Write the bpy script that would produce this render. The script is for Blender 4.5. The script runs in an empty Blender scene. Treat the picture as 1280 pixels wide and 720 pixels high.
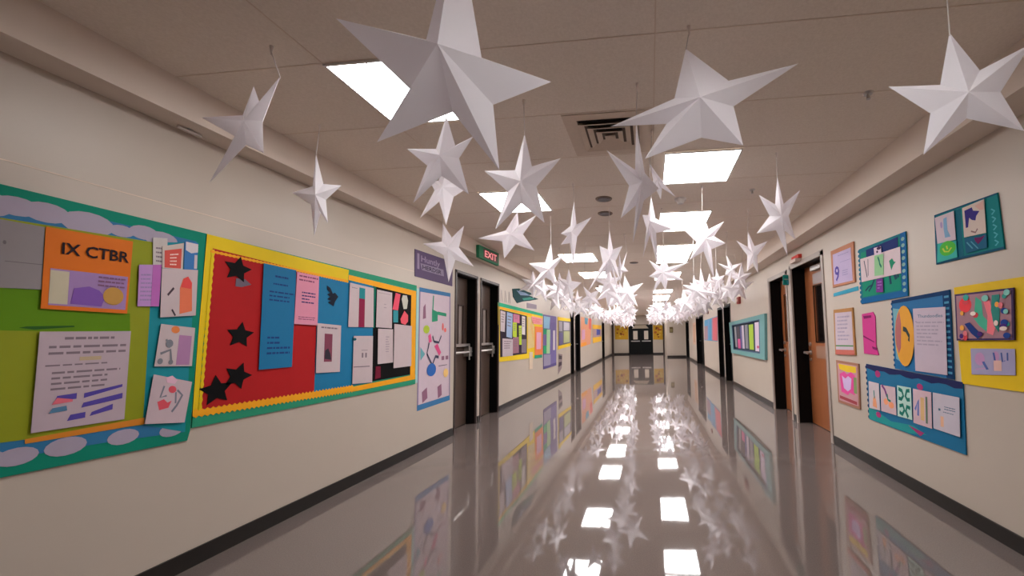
import bpy, math, random
from mathutils import Vector, Matrix
PI = math.pi
SC = bpy.context.scene
COL = SC.collection
# ---------------------------------------------------------------- dimensions (metres)
XL, XR, ZC, YB, YE, YN = -2.70, 2.12, 2.75, -3.2, 28.5, 24.2   # walls, ceiling, back, far end, jutting block
FXL, FXR = -2.53, 1.886                                        # faces of the two ceiling-edge boxes
FZL, FZR = 2.545, 2.51                                         # their undersides

# ---------------------------------------------------------------- materials
def lin(c):
    c /= 255.0
    return c/12.92 if c <= .04045 else ((c+.055)/1.055)**2.4
MATS = {}
def mat(rgb, rough=.6, gain=1.0, noise=.06, scale=30, bump=0.0, metal=0.0, spec=.35, key=''):
    k = (rgb, rough, gain, noise, scale, bump, metal, spec, key)
    if k in MATS: return MATS[k]
    m = bpy.data.materials.new('m_%d' % len(MATS)); m.use_nodes = True
    nt = m.node_tree; b = nt.nodes['Principled BSDF']
    base = [min(.92, lin(c)*gain) for c in rgb]
    tc = nt.nodes.new('ShaderNodeTexCoord'); nz = nt.nodes.new('ShaderNodeTexNoise')
    nz.inputs['Scale'].default_value = scale; nz.inputs['Detail'].default_value = 3
    nt.links.new(tc.outputs['Object'], nz.inputs['Vector'])
    mx = nt.nodes.new('ShaderNodeMix'); mx.data_type = 'RGBA'
    mx.inputs['A'].default_value = [c*(1-noise) for c in base]+[1]
    mx.inputs['B'].default_value = [min(1, c*(1+noise)) for c in base]+[1]
    nt.links.new(nz.outputs['Fac'], mx.inputs['Factor']); nt.links.new(mx.outputs['Result'], b.inputs['Base Color'])
    b.inputs['Roughness'].default_value = rough; b.inputs['Metallic'].default_value = metal
    b.inputs['Specular IOR Level'].default_value = spec
    if bump:
        bp = nt.nodes.new('ShaderNodeBump'); bp.inputs['Strength'].default_value = bump; bp.inputs['Distance'].default_value = .01
        nt.links.new(nz.outputs['Fac'], bp.inputs['Height']); nt.links.new(bp.outputs['Normal'], b.inputs['Normal'])
    MATS[k] = m
    return m
G = 1.30
def paper(r, g, b): return mat((r, g, b), .65, G, .05, 14, spec=.12 if r+g+b < 240 else .3, key='paper')
M_WALL = mat((184,171,158), .42, 1.12, .03, 2.5, .02, spec=.45, key='wall')
M_FASC = mat((188,175,164), .55, 1.5, .03, 3, key='fascia')
M_BASE = mat((34,30,28), .35, 1.0, .2, 20, key='base')
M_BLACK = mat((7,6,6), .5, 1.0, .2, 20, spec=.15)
M_FRAME = mat((150,138,130), .4, 1.2, .05, 20)
M_DFRAME = mat((62,50,48), .4, 1.2, .1, 20)
M_STEEL = mat((190,185,180), .3, 1.1, .05, 30, metal=.8)
M_WHITEPL = mat((205,200,196), .5, 1.2, .03, 10)

def ceiling_mat():
    m = bpy.data.materials.new('m_ceiling'); m.use_nodes = True; nt = m.node_tree; b = nt.nodes['Principled BSDF']
    tc = nt.nodes.new('ShaderNodeTexCoord'); nz = nt.nodes.new('ShaderNodeTexNoise'); nz.inputs['Scale'].default_value = 90; nz.inputs['Detail'].default_value = 6
    nt.links.new(tc.outputs['Object'], nz.inputs['Vector'])
    r = nt.nodes.new('ShaderNodeValToRGB'); r.color_ramp.elements[0].position = .3; r.color_ramp.elements[1].position = .7
    r.color_ramp.elements[0].color = (.80,.70,.60,1); r.color_ramp.elements[1].color = (.88,.78,.68,1)
    nt.links.new(nz.outputs['Fac'], r.inputs['Fac']); nt.links.new(r.outputs['Color'], b.inputs['Base Color'])
    b.inputs['Roughness'].default_value = .85; b.inputs['Specular IOR Level'].default_value = .15
    return m
def floor_mat():
    m = bpy.data.materials.new('m_floor'); m.use_nodes = True; nt = m.node_tree; b = nt.nodes['Principled BSDF']
    tc = nt.nodes.new('ShaderNodeTexCoord')
    mp = nt.nodes.new('ShaderNodeMapping'); mp.inputs['Scale'].default_value = (1.0,.5,1); nt.links.new(tc.outputs['Object'], mp.inputs['Vector'])
    nz = nt.nodes.new('ShaderNodeTexNoise'); nz.inputs['Scale'].default_value = 3.2; nz.inputs['Detail'].default_value = 1.5
    nt.links.new(mp.outputs['Vector'], nz.inputs['Vector'])
    n2 = nt.nodes.new('ShaderNodeTexNoise'); n2.inputs['Scale'].default_value = 140; n2.inputs['Detail'].default_value = 4
    nt.links.new(tc.outputs['Object'], n2.inputs['Vector'])
    r = nt.nodes.new('ShaderNodeValToRGB'); r.color_ramp.elements[0].position = .3; r.color_ramp.elements[1].position = .75
    r.color_ramp.elements[0].color = (.142,.110,.100,1); r.color_ramp.elements[1].color = (.18,.142,.130,1)
    nt.links.new(n2.outputs['Fac'], r.inputs['Fac']); nt.links.new(r.outputs['Color'], b.inputs['Base Color'])
    b.inputs['Roughness'].default_value = .035; b.inputs['IOR'].default_value = 1.65
    b.inputs['Specular IOR Level'].default_value = .75
    bp = nt.nodes.new('ShaderNodeBump'); bp.inputs['Strength'].default_value = .12; bp.inputs['Distance'].default_value = .006
    nt.links.new(nz.outputs['Fac'], bp.inputs['Height']); nt.links.new(bp.outputs['Normal'], b.inputs['Normal'])
    return m
def star_mat():
    m = bpy.data.materials.new('m_star_paper'); m.use_nodes = True; nt = m.node_tree; b = nt.nodes['Principled BSDF']
    b.inputs['Base Color'].default_value = (.93,.90,.93,1); b.inputs['Roughness'].default_value = .7; b.inputs['Specular IOR Level'].default_value = .2
    tc = nt.nodes.new('ShaderNodeTexCoord'); nz = nt.nodes.new('ShaderNodeTexNoise'); nz.inputs['Scale'].default_value = 6
    nt.links.new(tc.outputs['Object'], nz.inputs['Vector'])
    bp = nt.nodes.new('ShaderNodeBump'); bp.inputs['Strength'].default_value = .25; bp.inputs['Distance'].default_value = .02
    nt.links.new(nz.outputs['Fac'], bp.inputs['Height']); nt.links.new(bp.outputs['Normal'], b.inputs['Normal'])
    tr = nt.nodes.new('ShaderNodeBsdfTranslucent'); tr.inputs['Color'].default_value = (.97,.93,.95,1)
    mx = nt.nodes.new('ShaderNodeMixShader'); mx.inputs['Fac'].default_value = .42
    nt.links.new(b.outputs['BSDF'], mx.inputs[1]); nt.links.new(tr.outputs['BSDF'], mx.inputs[2])
    nt.links.new(mx.outputs['Shader'], nt.nodes['Material Output'].inputs['Surface'])
    return m
def glow(name, rgb, s):
    m = bpy.data.materials.new(name); m.use_nodes = True; b = m.node_tree.nodes['Principled BSDF']
    b.inputs['Base Color'].default_value = (.8,.8,.8,1); b.inputs['Emission Color'].default_value = (*rgb,1); b.inputs['Emission Strength'].default_value = s
    return m
def wood_mat(rgb, gain=1.3):
    m = bpy.data.materials.new('m_wood'); m.use_nodes = True; nt = m.node_tree; b = nt.nodes['Principled BSDF']
    tc = nt.nodes.new('ShaderNodeTexCoord'); mp = nt.nodes.new('ShaderNodeMapping'); mp.inputs['Scale'].default_value = (30,30,1.2)
    nz = nt.nodes.new('ShaderNodeTexNoise'); nz.inputs['Scale'].default_value = 1.4; nz.inputs['Detail'].default_value = 4
    nt.links.new(tc.outputs['Object'], mp.inputs['Vector']); nt.links.new(mp.outputs['Vector'], nz.inputs['Vector'])
    r = nt.nodes.new('ShaderNodeValToRGB'); base = [lin(c)*gain for c in rgb]
    r.color_ramp.elements[0].color = [c*.8 for c in base]+[1]; r.color_ramp.elements[1].color = [c*1.2 for c in base]+[1]
    nt.links.new(nz.outputs['Fac'], r.inputs['Fac']); nt.links.new(r.outputs['Color'], b.inputs['Base Color'])
    b.inputs['Roughness'].default_value = .35
    return m
M_CEIL, M_FLOOR, M_STAR = ceiling_mat(), floor_mat(), star_mat()
M_LIGHT = glow('m_light', (1,.985,.985), 20.5)
M_WOOD = wood_mat((142,84,50)); M_WOOD2 = wood_mat((78,64,56), 1.25)
M_THREAD = mat((190,180,175), .7, 1.2)
M_TAPE = mat((206,196,190), .5, 1.4)

# ---------------------------------------------------------------- mesh helpers
class MB:
    def __init__(s): s.v, s.f = [], []
    def box(s, x0,x1,y0,y1,z0,z1):
        n = len(s.v)
        s.v += [(x,y,z) for x in (x0,x1) for y in (y0,y1) for z in (z0,z1)]
        s.f += [tuple(n+i for i in q) for q in ((0,1,3,2),(4,6,7,5),(0,4,5,1),(2,3,7,6),(0,2,6,4),(1,5,7,3))]
        return s
    def prism(s, pts, fn, o0, o1):
        """polygon in wall coordinates, fn(a,b,off) -> xyz, extruded o0..o1"""
        n = len(s.v); k = len(pts)
        s.v += [fn(a,b,o0) for a,b in pts] + [fn(a,b,o1) for a,b in pts]
        s.f += [tuple(range(n, n+k)), tuple(range(n+k, n+2*k))]
        s.f += [(n+i, n+(i+1)%k, n+k+(i+1)%k, n+k+i) for i in range(k)]
        return s
    def tube(s, p, q, r0, r1=None, n=8):
        p, q = Vector(p), Vector(q); r1 = r0 if r1 is None else r1
        d = (q-p).normalized(); a = d.orthogonal().normalized(); b = d.cross(a); k = len(s.v)
        for c, r in ((p,r0),(q,r1)):
            s.v += [tuple(c + (a*math.cos(2*PI*i/n) + b*math.sin(2*PI*i/n))*r) for i in range(n)]
        s.f += [(k+i, k+(i+1)%n, k+n+(i+1)%n, k+n+i) for i in range(n)]
        s.f += [tuple(range(k,k+n)), tuple(range(k+n,k+2*n))]
        return s
    def build(s, name, m, parent=None):
        me = bpy.data.meshes.new(name); me.from_pydata(s.v, [], s.f); me.materials.append(m)
        import bmesh
        bm = bmesh.new(); bm.from_mesh(me); bmesh.ops.recalc_face_normals(bm, faces=bm.faces); bm.to_mesh(me); bm.free()
        o = bpy.data.objects.new(name, me); COL.objects.link(o)
        if parent: o.parent = parent
        return o
def kid(name, mb, m, parent, label=None):
    """part built in world coordinates, kept where it is under a parent that may be placed elsewhere"""
    o = mb.build(name, m)
    o.parent = parent
    o.matrix_parent_inverse = Matrix.Translation(parent.location).inverted()
    if parent.parent: o.matrix_parent_inverse = Matrix.Identity(4)
    if label: o['label'] = label
    return o
def tag(o, label, cat, group=None):
    o['label'] = label; o['category'] = cat
    if group: o['group'] = group
    return o
def empty(name, loc=(0,0,0)):
    o = bpy.data.objects.new(name, None); COL.objects.link(o); o.location = loc; o.empty_display_size = .1
    return o
def struct(o): o['kind'] = 'structure'; return o

def surf(w, x=None):
    if w == 'L': return lambda a,b,o: ((XL if x is None else x)+o+.0013, a, b)
    if w == 'R': return lambda a,b,o: ((XR if x is None else x)-o-.0013, a, b)
    if w == 'E': return lambda a,b,o: (a, YE-.0013-o, b)
    if w == 'N': return lambda a,b,o: (a, YN-o, b)
    if w == 'F': return lambda a,b,o: (FXL+o, a, b)
def bil(q, u, v):
    (x0,y0),(x1,y1),(x2,y2),(x3,y3) = q[:4]
    return ((x0*(1-u)+x1*u)*(1-v)+(x3*(1-u)+x2*u)*v, (y0*(1-u)+y1*u)*(1-v)+(y3*(1-u)+y2*u)*v)
def text_tris(s):
    cu = bpy.data.curves.new('t','FONT'); cu.body = s; cu.resolution_u = 2; cu.offset = .018
    ob = bpy.data.objects.new('t', cu); COL.objects.link(ob); bpy.context.view_layer.update()
    me = bpy.data.meshes.new_from_object(ob)
    vs = [v.co.copy() for v in me.vertices]; fs = [tuple(p.vertices) for p in me.polygons]
    bpy.data.objects.remove(ob); bpy.data.curves.remove(cu); bpy.data.meshes.remove(me)
    x0=min(v.x for v in vs); x1=max(v.x for v in vs); y0=min(v.y for v in vs); y1=max(v.y for v in vs)
    return [((v.x-x0)/(x1-x0), 1-(v.y-y0)/(y1-y0)) for v in vs], fs
def add_shape(mb, q, sh, fn, off, th=.0005):
    k = sh[0]
    P = lambda u,v: bil(q,u,v)
    def poly(pts): mb.prism(pts, fn, off, off+th)
    if k == 'r': _,a,b,c,d = sh; poly([P(a,b),P(c,b),P(c,d),P(a,d)])
    elif k == 'e': _,a,b,c,d = sh; poly([P(a+c*math.cos(t*PI/8), b+d*math.sin(t*PI/8)) for t in range(16)])
    elif k == 'p': poly([P(*p) for p in sh[1]])
    elif k == 'w': poly(sh[1])
    elif k == 's':
        _,a,b,c,d = sh[:5]; rot = sh[5] if len(sh)>5 else 0
        poly([P(a+c*(1 if i%2==0 else .45)*math.sin(i*PI/5+rot), b-d*(1 if i%2==0 else .45)*math.cos(i*PI/5+rot)) for i in range(10)])
    elif k == 't':
        _,a,b,c,d,n,seed = sh; R = random.Random(seed); h = (d-b)/n
        for i in range(n):
            u = a; e = c-(c-a)*R.choice((0,0,.08,.2,.45)); v = b+h*i+h*.25
            while u < e-.01:
                w = min(e-u, (c-a)*R.uniform(.07,.24)); poly([P(u,v),P(u+w,v),P(u+w,v+h*.38),P(u,v+h*.38)]); u += w+(c-a)*.035
    elif k == 'x':
        _,s,a,b,c,d = sh; vs, fs = text_tris(s); n = len(mb.v)
        mb.v += [fn(*P(a+(c-a)*u, b+(d-b)*v), off+th) for u,v in vs]; mb.f += [tuple(n+i for i in f) for f in fs]
    elif k == 'k':   # curvy stroke through uv points, width w
        _,pts,w = sh; L=[];Rr=[]
        for i,p in enumerate(pts):
            a0=pts[max(0,i-1)]; a1=pts[min(len(pts)-1,i+1)]; dx=a1[0]-a0[0]; dy=a1[1]-a0[1]; l=math.hypot(dx,dy) or 1
            L.append((p[0]-dy/l*w/2,p[1]+dx/l*w/2)); Rr.append((p[0]+dy/l*w/2,p[1]-dx/l*w/2))
        for i in range(len(pts)-1): poly([P(*L[i]),P(*L[i+1]),P(*Rr[i+1]),P(*Rr[i])])
LAY = .0035
def sheet(name, label, cat, w, q, layer, m, marks=(), group=None, outline=None, th=.0018, x=None):
    fn = surf(w, x); o0 = layer*LAY
    mb = MB(); mb.prism(outline or q, fn, o0, o0+th)
    o = mb.build(name, m); tag(o, label, cat, group)
    lv = o0+th
    for mk in marks:
        pn, mm, shapes = mk[:3]
        pb = MB()
        for i, sh in enumerate(shapes): add_shape(pb, q, sh, fn, lv, .0004+.00003*i)
        c = pb.build(pn, mm, o); lv += .0006
        if len(mk) > 3: c['label'] = mk[3]
    return o
def toothed(mb, fn, p0, p1, p2, p3, n, o0, o1, both=True):
    """band p0->p1 (one edge), p3->p2 (other edge) with saw teeth"""
    for i in range(n):
        q = [bil((p0,p1,p2,p3), t, s) for t,s in ((i/n,.22),((i+.5)/n,0),((i+1)/n,.22),((i+1)/n,.78),((i+.5)/n,1 if both else .78),(i/n,.78))]
        mb.prism(q, fn, o0, o1)

# ================================================================ SETTING
LD = [(5.33,6.05,2.27),(6.175,6.955,2.27),(13.475,14.11,2.2),(14.32,15.39,2.2),(22.5,23.7,2.12)]
RD = [(5.05,6.21,2.30),(6.35,7.32,2.26),(10.76,11.69,2.10),(11.9,12.72,2.10),(16.2,18.66,2.08),(22.2,24.0,2.06)]
def wall_with_doors(name, x0, x1, y0, y1, z1, doors):
    mb = MB(); y = y0
    for a,b,t in doors:
        mb.box(x0,x1,y,a,0,z1); mb.box(x0,x1,a,b,t,z1); y = b
    mb.box(x0,x1,y,y1,0,z1)
    return struct(mb.build(name, M_WALL))
T = .45
wall_with_doors('wall_left', XL-T, XL, YB, YE, ZC, LD)
wall_with_doors('wall_right', XR, XR+T, YB, YE, ZC, RD)
mb = MB(); mb.box(XL-T,-1.50,YE,YE+.3,0,ZC); mb.box(.20,XR+T,YE,YE+.3,0,ZC); mb.box(-1.50,.20,YE,YE+.3,2.1,ZC); struct(mb.build('wall_end', M_WALL))
struct(MB().box(1.0,XR,YN,YE,0,ZC).build('wall_jutting', M_WALL))
struct(MB().box(XL-T,XR+T,YB-.3,YB,0,ZC).build('wall_back', mat((84,76,70),.5,1.0)))
struct(MB().box(XL-T-.05,XR+T+.05,YB-.3,YE+.35,-.1,0).build('floor', M_FLOOR))
struct(MB().box(XL-T-.05,XR+T+.05,YB-.3,YE+.35,ZC,ZC+.1).build('ceiling', M_CEIL))
# ceiling-edge boxes along both walls
struct(MB().box(XL,FXL,YB,YE,FZL,ZC).build('trim_1', M_FASC))
struct(MB().box(FXR,XR,YB,YN,FZR,ZC).build('trim_2', M_FASC))
# thin suspension bars between the ceiling tiles
M_GRID = mat((190,174,158), .8, 1.45)
mb = MB()
for k in range(-8, 43):
    y = 1.83+.63*k
    if YB < y < YE: mb.box(FXL, FXR, y-.003, y+.003, ZC-.002, ZC)
struct(mb.build('trim_3', M_GRID))
mb = MB()
for x in (-1.67,.06): mb.box(x-.003, x+.003, YB, YE, ZC-.002, ZC)
struct(mb.build('trim_4', M_GRID))
# horizontal joint line high on the left wall
struct(MB().box(XL, XL+.0012, YB, 5.25, 2.085, 2.09).build('trim_5', M_GRID))
# baseboards, cut at the doors
def baseboard(name, xa, xb, y0, y1, doors):
    mb = MB(); y = y0
    for a,b,t in doors: mb.box(xa,xb,y,a-.03,0,.10); y = b+.03
    mb.box(xa,xb,y,y1,0,.10)
    struct(mb.build(name, M_BASE))
baseboard('baseboard_left', XL, XL+.012, YB, YE, LD)
baseboard('baseboard_right', XR-.012, XR, YB, YN, RD)
mb = MB(); mb.box(XL,-1.5,YE-.012,YE,0,.1); mb.box(.20,1.0,YE-.012,YE,0,.1); struct(mb.build('baseboard_end', M_BASE))
struct(MB().box(1.0,XR,YN-.012,YN,0,.1).build('baseboard_jutting', M_BASE))
# dark corner posts at the far end
M_POST = mat((60,44,40), .5, 1.0)
struct(MB().box(XL,XL+.14,YE-.14,YE,0,2.55).build('trim_6', M_POST))
struct(MB().box(.90,1.0,YE-.14,YE,0,2.1).build('trim_7', M_POST))

# ---- doors
DN = [0]
def door(side, y0, y1, zt, rec, leafm, framem, style):
    DN[0] += 1
    xw = XL if side == 'L' else XR; s = -1 if side == 'L' else 1    # s: direction into the wall
    e = struct(empty('door_%d' % DN[0], (xw, (y0+y1)/2, 0)))
    def B(mb, d0, d1, a, b, c, d):     # depth range into wall
        xs = sorted((xw+s*d0, xw+s*d1)); return mb.box(xs[0],xs[1],a,b,c,d)
    g = .004
    fr = MB()
    w = .05 if side == 'R' else .03
    B(fr,-.012,.012,y0-w*.2,y0+w,0,zt); B(fr,-.012,.012,y1-w,y1+w*.2,0,zt); B(fr,-.012,.012,y0-w*.2,y1+w*.2,zt-w,zt+w*.3)
    kid('frame', fr, framem, e)
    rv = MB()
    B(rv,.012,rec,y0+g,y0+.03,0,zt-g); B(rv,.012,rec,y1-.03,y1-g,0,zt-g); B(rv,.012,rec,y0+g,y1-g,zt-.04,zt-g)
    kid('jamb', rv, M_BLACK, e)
    a, b = y0+.032, y1-.032; top = zt-.045
    L = b-a
    # the leaf is built around its window so the glass is a real pane
    if style == 'push':   wy0, wy1, wz0, wz1 = a+.57*L, a+.80*L, 1.18, 1.80
    elif style == 'wood': wy0, wy1, wz0, wz1 = a+(.44 if y0 < 6 else .62)*L, a+(.73 if y0 < 6 else .82)*L, 1.18, 1.95
    else: wy0, wy1, wz0, wz1 = a+.35*L, a+.6*L, 1.2, 1.75
    lf = MB(); B(lf,rec,rec+.045,a,b,.008,wz0); B(lf,rec,rec+.045,a,b,wz1,top); B(lf,rec,rec+.045,a,wy0,wz0,wz1); B(lf,rec,rec+.045,wy1,b,wz0,wz1)
    kid('leaf', lf, leafm, e)
    gl = MB(); B(gl,rec+.02,rec+.026,wy0,wy1,wz0,wz1)
    kid('window_pane', gl, M_PANE_LIT_TINT if style=='push' and side=='L' else M_PANE, e)
    wf = MB(); t = .015
    for p in ((wy0-t,wy0,wz0-t,wz1+t),(wy1,wy1+t,wz0-t,wz1+t),(wy0-t,wy1+t,wz0-t,wz0),(wy0-t,wy1+t,wz1,wz1+t)): B(wf,rec-.008,rec,*p)
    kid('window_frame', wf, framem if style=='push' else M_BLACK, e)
    X = lambda d: xw+s*d
    if style == 'push':
        hb = MB(); hb.tube((X(rec-.09),a+.05,1.10),(X(rec-.09),b-.02,1.10),.017); hb.box(*sorted((X(rec),X(rec-.10))),a+.03,a+.09,1.05,1.15); hb.box(*sorted((X(rec),X(rec-.10))),b-.09,b-.02,1.03,1.17)
        kid('push_bar', hb, M_STEEL, e)
        lk = MB(); lk.tube((X(rec-.10),b-.12,.98),(X(rec-.10),b-.12,1.20),.012); lk.box(*sorted((X(rec),X(rec-.07))),a+.05,b-.03,1.185,1.225)
        kid('latch', lk, M_STEEL, e)
    elif style == 'wood':
        hd = MB(); hz = 1.02
        hd.tube((X(rec),b-.08,hz),(X(rec-.10),b-.08,hz),.016); hd.tube((X(rec-.10),b-.09,hz),(X(rec-.10),b-.22,hz-.015),.012,.010); hd.tube((X(rec),b-.08,hz),(X(rec-.012),b-.08,hz),.035,n=14)
        kid('lever_handle', hd, M_STEEL, e)
        lk = MB(); lk.tube((X(rec),b-.08,hz+.12),(X(rec-.02),b-.08,hz+.12),.028,n=14); lk.tube((X(rec),b-.08,hz-.1),(X(rec-.02),b-.08,hz-.1),.02,n=14)
        kid('lock_cylinder', lk, M_STEEL, e)
        pp = MB(); B(pp,rec-.004,rec,a+.42*L,a+.75*L,.95,1.12); kid('push_plate', pp, mat((150,112,92),.4,1.2), e)
        ca = MB(); B(ca,rec-.06,rec,a+.38*L,a+.68*L,top-.09,top-.03); ca.tube((X(rec-.05),a+.4*L,top-.05),(X(rec-.12),a+.1*L,top-.02),.01)
        kid('door_closer', ca, M_WHITEPL, e)
        no = MB(); B(no,rec-.003,rec,a+.42*L,a+.74*L,1.98,2.13); kid('notice', no, paper(150,138,136), e)
    else:
        hd = MB(); hd.tube((X(rec),b-.1,1.03),(X(rec-.08),b-.1,1.03),.015); hd.tube((X(rec-.08),b-.1,1.03),(X(rec-.08),b-.25,1.03),.012); kid('handle', hd, M_STEEL, e)
    return e
M_PANE = mat((22,18,18), .12, 1.0, .1, 5, spec=.5, key='glassdark')
M_PANE_LIT_TINT = mat((150,138,132), .25, 1.2, .08, 4, key='glasslit')  # light on the left door glass is put into this pale colour
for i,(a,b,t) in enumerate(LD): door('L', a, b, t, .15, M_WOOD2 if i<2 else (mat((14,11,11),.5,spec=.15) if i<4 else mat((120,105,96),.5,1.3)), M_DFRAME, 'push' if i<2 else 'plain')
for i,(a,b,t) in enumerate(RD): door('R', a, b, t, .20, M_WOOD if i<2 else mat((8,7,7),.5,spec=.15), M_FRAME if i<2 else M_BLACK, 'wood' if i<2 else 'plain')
# far double door, black with two narrow panes coloured pale to look lit
e = struct(empty('door_12', (-.65, YE, 0)))
M_DK = mat((8,10,12), .45, 1.0, .1, spec=.15)
mb = MB(); mb.box(-1.50,-1.42,YE-.03,YE+.1,0,2.1); mb.box(.12,.20,YE-.03,YE+.1,0,2.1); mb.box(-1.5,.2,YE-.03,YE+.1,2.02,2.1); kid('frame', mb, M_DK, e)
for x0,x1,wx0,wx1 in ((-1.415,-.655,-1.18,-.87),(-.645,.115,-.41,-.12)):
    mb = MB(); mb.box(x0,x1,YE+.02,YE+.07,.01,1.05); mb.box(x0,x1,YE+.02,YE+.07,1.65,2.015); mb.box(x0,wx0,YE+.02,YE+.07,1.05,1.65); mb.box(wx1,x1,YE+.02,YE+.07,1.05,1.65)
    lf = kid('leaf', mb, M_DK, e)
    kid('window_pane', MB().box(wx0,wx1,YE+.04,YE+.05,1.05,1.65), mat((190,178,165),.4,1.3,key='p'), e)
    kid('push_bar', MB().box(x0+.08,x1-.06,YE-.04,YE+.02,.90,.96), M_STEEL, e)
bp = MB(); bp.box(-1.5,.2,YE+.15,YE+.2,0,2.1); kid('backing', bp, M_DK, e)
o = MB().prism([(-1.25,1.82),(-.08,1.82),(-.28,2.06),(-1.05,2.06)], surf('E'), .031, .045).build('paper_arch', paper(160,146,128)); tag(o,'pale paper arch pinned over the black double doors at the far end','paper decoration')

# ================================================================ CEILING FITTINGS
def ceil_light(x0,x1,y0,y1,label,m):
    e = tag(empty('ceiling_light', ((x0+x1)/2,(y0+y1)/2,ZC)), label, 'ceiling light', 'square ceiling lights in two rows')
    t = .012; z0,z1 = ZC-.012, ZC-.002
    fr = MB()
    for p in ((x0,x0+t,y0,y1),(x1-t,x1,y0,y1),(x0+t,x1-t,y0,y0+t),(x0+t,x1-t,y1-t,y1)): fr.box(*p,z0,z1)
    kid('frame', fr, M_WHITEPL, e)
    df = MB(); xm = (x0+x1)/2
    df.box(x0+t,xm-.004,y0+t,y1-t,ZC-.008,ZC-.003); df.box(xm+.004,x1-t,y0+t,y1-t,ZC-.008,ZC-.003)
    kid('diffuser', df, m, e)
    kid('divider', MB().box(xm-.004,xm+.004,y0+t,y1-t,ZC-.012,ZC-.003), M_WHITEPL, e)
LL = [(1.83,2.43),(3.73,4.38),(6.78,7.53),(8.8,9.7),(11.7,12.8),(13.8,15.2),(17.0,18.0),(19.6,20.6),(22.6,23.6),(25.6,26.5)]
RL = [(3.11,3.76),(4.66,5.52),(6.40,7.15),(7.22,7.97),(9.2,10.4),(12.7,13.6),(14.5,15.5),(15.6,16.6),(18.0,19.4),(21.8,22.9),(25.2,26.2)]
WL = ['closest to the camera, behind the biggest star','behind the star with the spread legs','visible above the double doors on the left','between twisted stars','dim behind the first tangle of stars','behind the star cluster','deep in the left cluster','farther down the hall','near the end of the hall','nearest the far doors']
for i,(a,b) in enumerate(LL): ceil_light(-1.67 if i<2 else -1.58, (-1.2 if i==0 else -1.07) if i<2 else -.95, a, b, 'square ceiling light of the left row, '+WL[i], M_LIGHT)
WR = ['closest to the camera, under the large tilted star','just past the first one, partly behind star points','first of a touching pair','second of a touching pair','behind the three-quarter turned star','above the thick of the star cluster','front one of a close pair','rear one of a close pair','deep in the cluster','far along the hall','nearest the far doors']
for i,(a,b) in enumerate(RL): ceil_light(.15, .76, a, b, 'square ceiling light of the right row, '+WR[i], M_LIGHT)
M_ADDED_LIGHT = M_LIGHT
ceil_light(.15,.76,.25,.87,'added square ceiling panel above the camera, out of view, lighting the near stars', M_ADDED_LIGHT)  # extra panel out of view, added to brighten the nearest stars

# air vent: concentric square louvres
e = tag(empty('ceiling_vent', (-.247,2.79,ZC)), 'square brown ceiling air vent with nested louvres before the small stars', 'air vent')
x0,x1,y0,y1 = -.545,.05,2.475,3.065
kid('plate', MB().box(x0,x1,y0,y1,ZC-.006,ZC-.001), mat((190,174,158),.7,1.35), e)
kid('slot_ground', MB().box(x0+.09,x1-.09,y0+.07,y1-.10,ZC-.0075,ZC-.006), mat((112,96,84),.7,1.0), e)
for k in range(3): kid('slot_shade', MB().box(x0+.10+.055*k,x1-.10-.055*k,y0+.072+.055*k,y0+.092+.055*k,ZC-.012,ZC-.0076), M_BLACK, e)  # black bars, painted shade inside the slots along the near side
for k in range(4):
    d = .085+.055*k; w = .036; lo = MB(); xa,xb,ya,yb = x0+d+.01,x1-d-.01,y0+d+.008,y1-d-.02
    def slope(p,q,r,s2): 
        n=len(lo.v); lo.v += [p,q,r,s2]; lo.f.append((n,n+1,n+2,n+3))
    h0, h1 = ZC-.012, ZC-.026
    out = [(xa,ya),(xb,ya),(xb,yb),(xa,yb)]; inn = [(xa+w,ya+w),(xb-w,ya+w),(xb-w,yb-w),(xa+w,yb-w)]
    for i in range(4):
        a,b,c,d2 = out[i],out[(i+1)%4],inn[(i+1)%4],inn[i]
        slope((*a,h1),(*b,h1),(*c,h0),(*d2,h0))
        slope((*a,h1+.003),(*b,h1+.003),(*c,h0+.003),(*d2,h0+.003))
    kid('louvre', lo, mat((190,174,158),.7,1.35), e)
def disc(name, x, y, r, h, m, label, cat, group=None):
    e = tag(empty(name,(x,y,ZC)), label, cat, group)
    kid('rim', MB().tube((x,y,ZC-h),(x,y,ZC),r,r*1.05,24), m, e)
    kid('grille', MB().tube((x,y,ZC-h-.004),(x,y,ZC-h),r*.75,r*.8,24), M_DFRAME, e)
for (x,y),w in zip(((-.45,4.1),(-.49,4.6),(-.28,7.85)),('nearest, just past the air vent','second, behind the nearest one','farthest, beside the small dark slit')):
    disc('ceiling_speaker', x, y, .085, .008, mat((120,102,88),.6,1.2), 'small round recessed ceiling fitting, '+w, 'ceiling fitting')
e = tag(empty('smoke_detector',(.36,4.22,ZC)),'white domed smoke detector between the two nearest right-row lights','smoke detector')
kid('base', MB().tube((.36,4.22,ZC-.02),(.36,4.22,ZC),.06,.065,20), M_WHITEPL, e); kid('dome', MB().tube((.36,4.22,ZC-.055),(.36,4.22,ZC-.02),.03,.05,20), M_WHITEPL, e)
for (x,y),w in zip([(1.356,2.47),(1.06,4.052)],('nearer, on the bare ceiling at right','farther, above the seven-tipped row of stars at right')):
    e = tag(empty('sprinkler_head',(x,y,ZC)),'tiny metal ceiling sprinkler, '+w.replace('the seven-tipped row of stars','the stars'),'sprinkler')
    kid('cap', MB().tube((x,y,ZC-.012),(x,y,ZC),.022,.03,14), M_STEEL, e); kid('nozzle', MB().tube((x,y,ZC-.04),(x,y,ZC-.012),.012,.008,10), M_STEEL, e)

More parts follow.
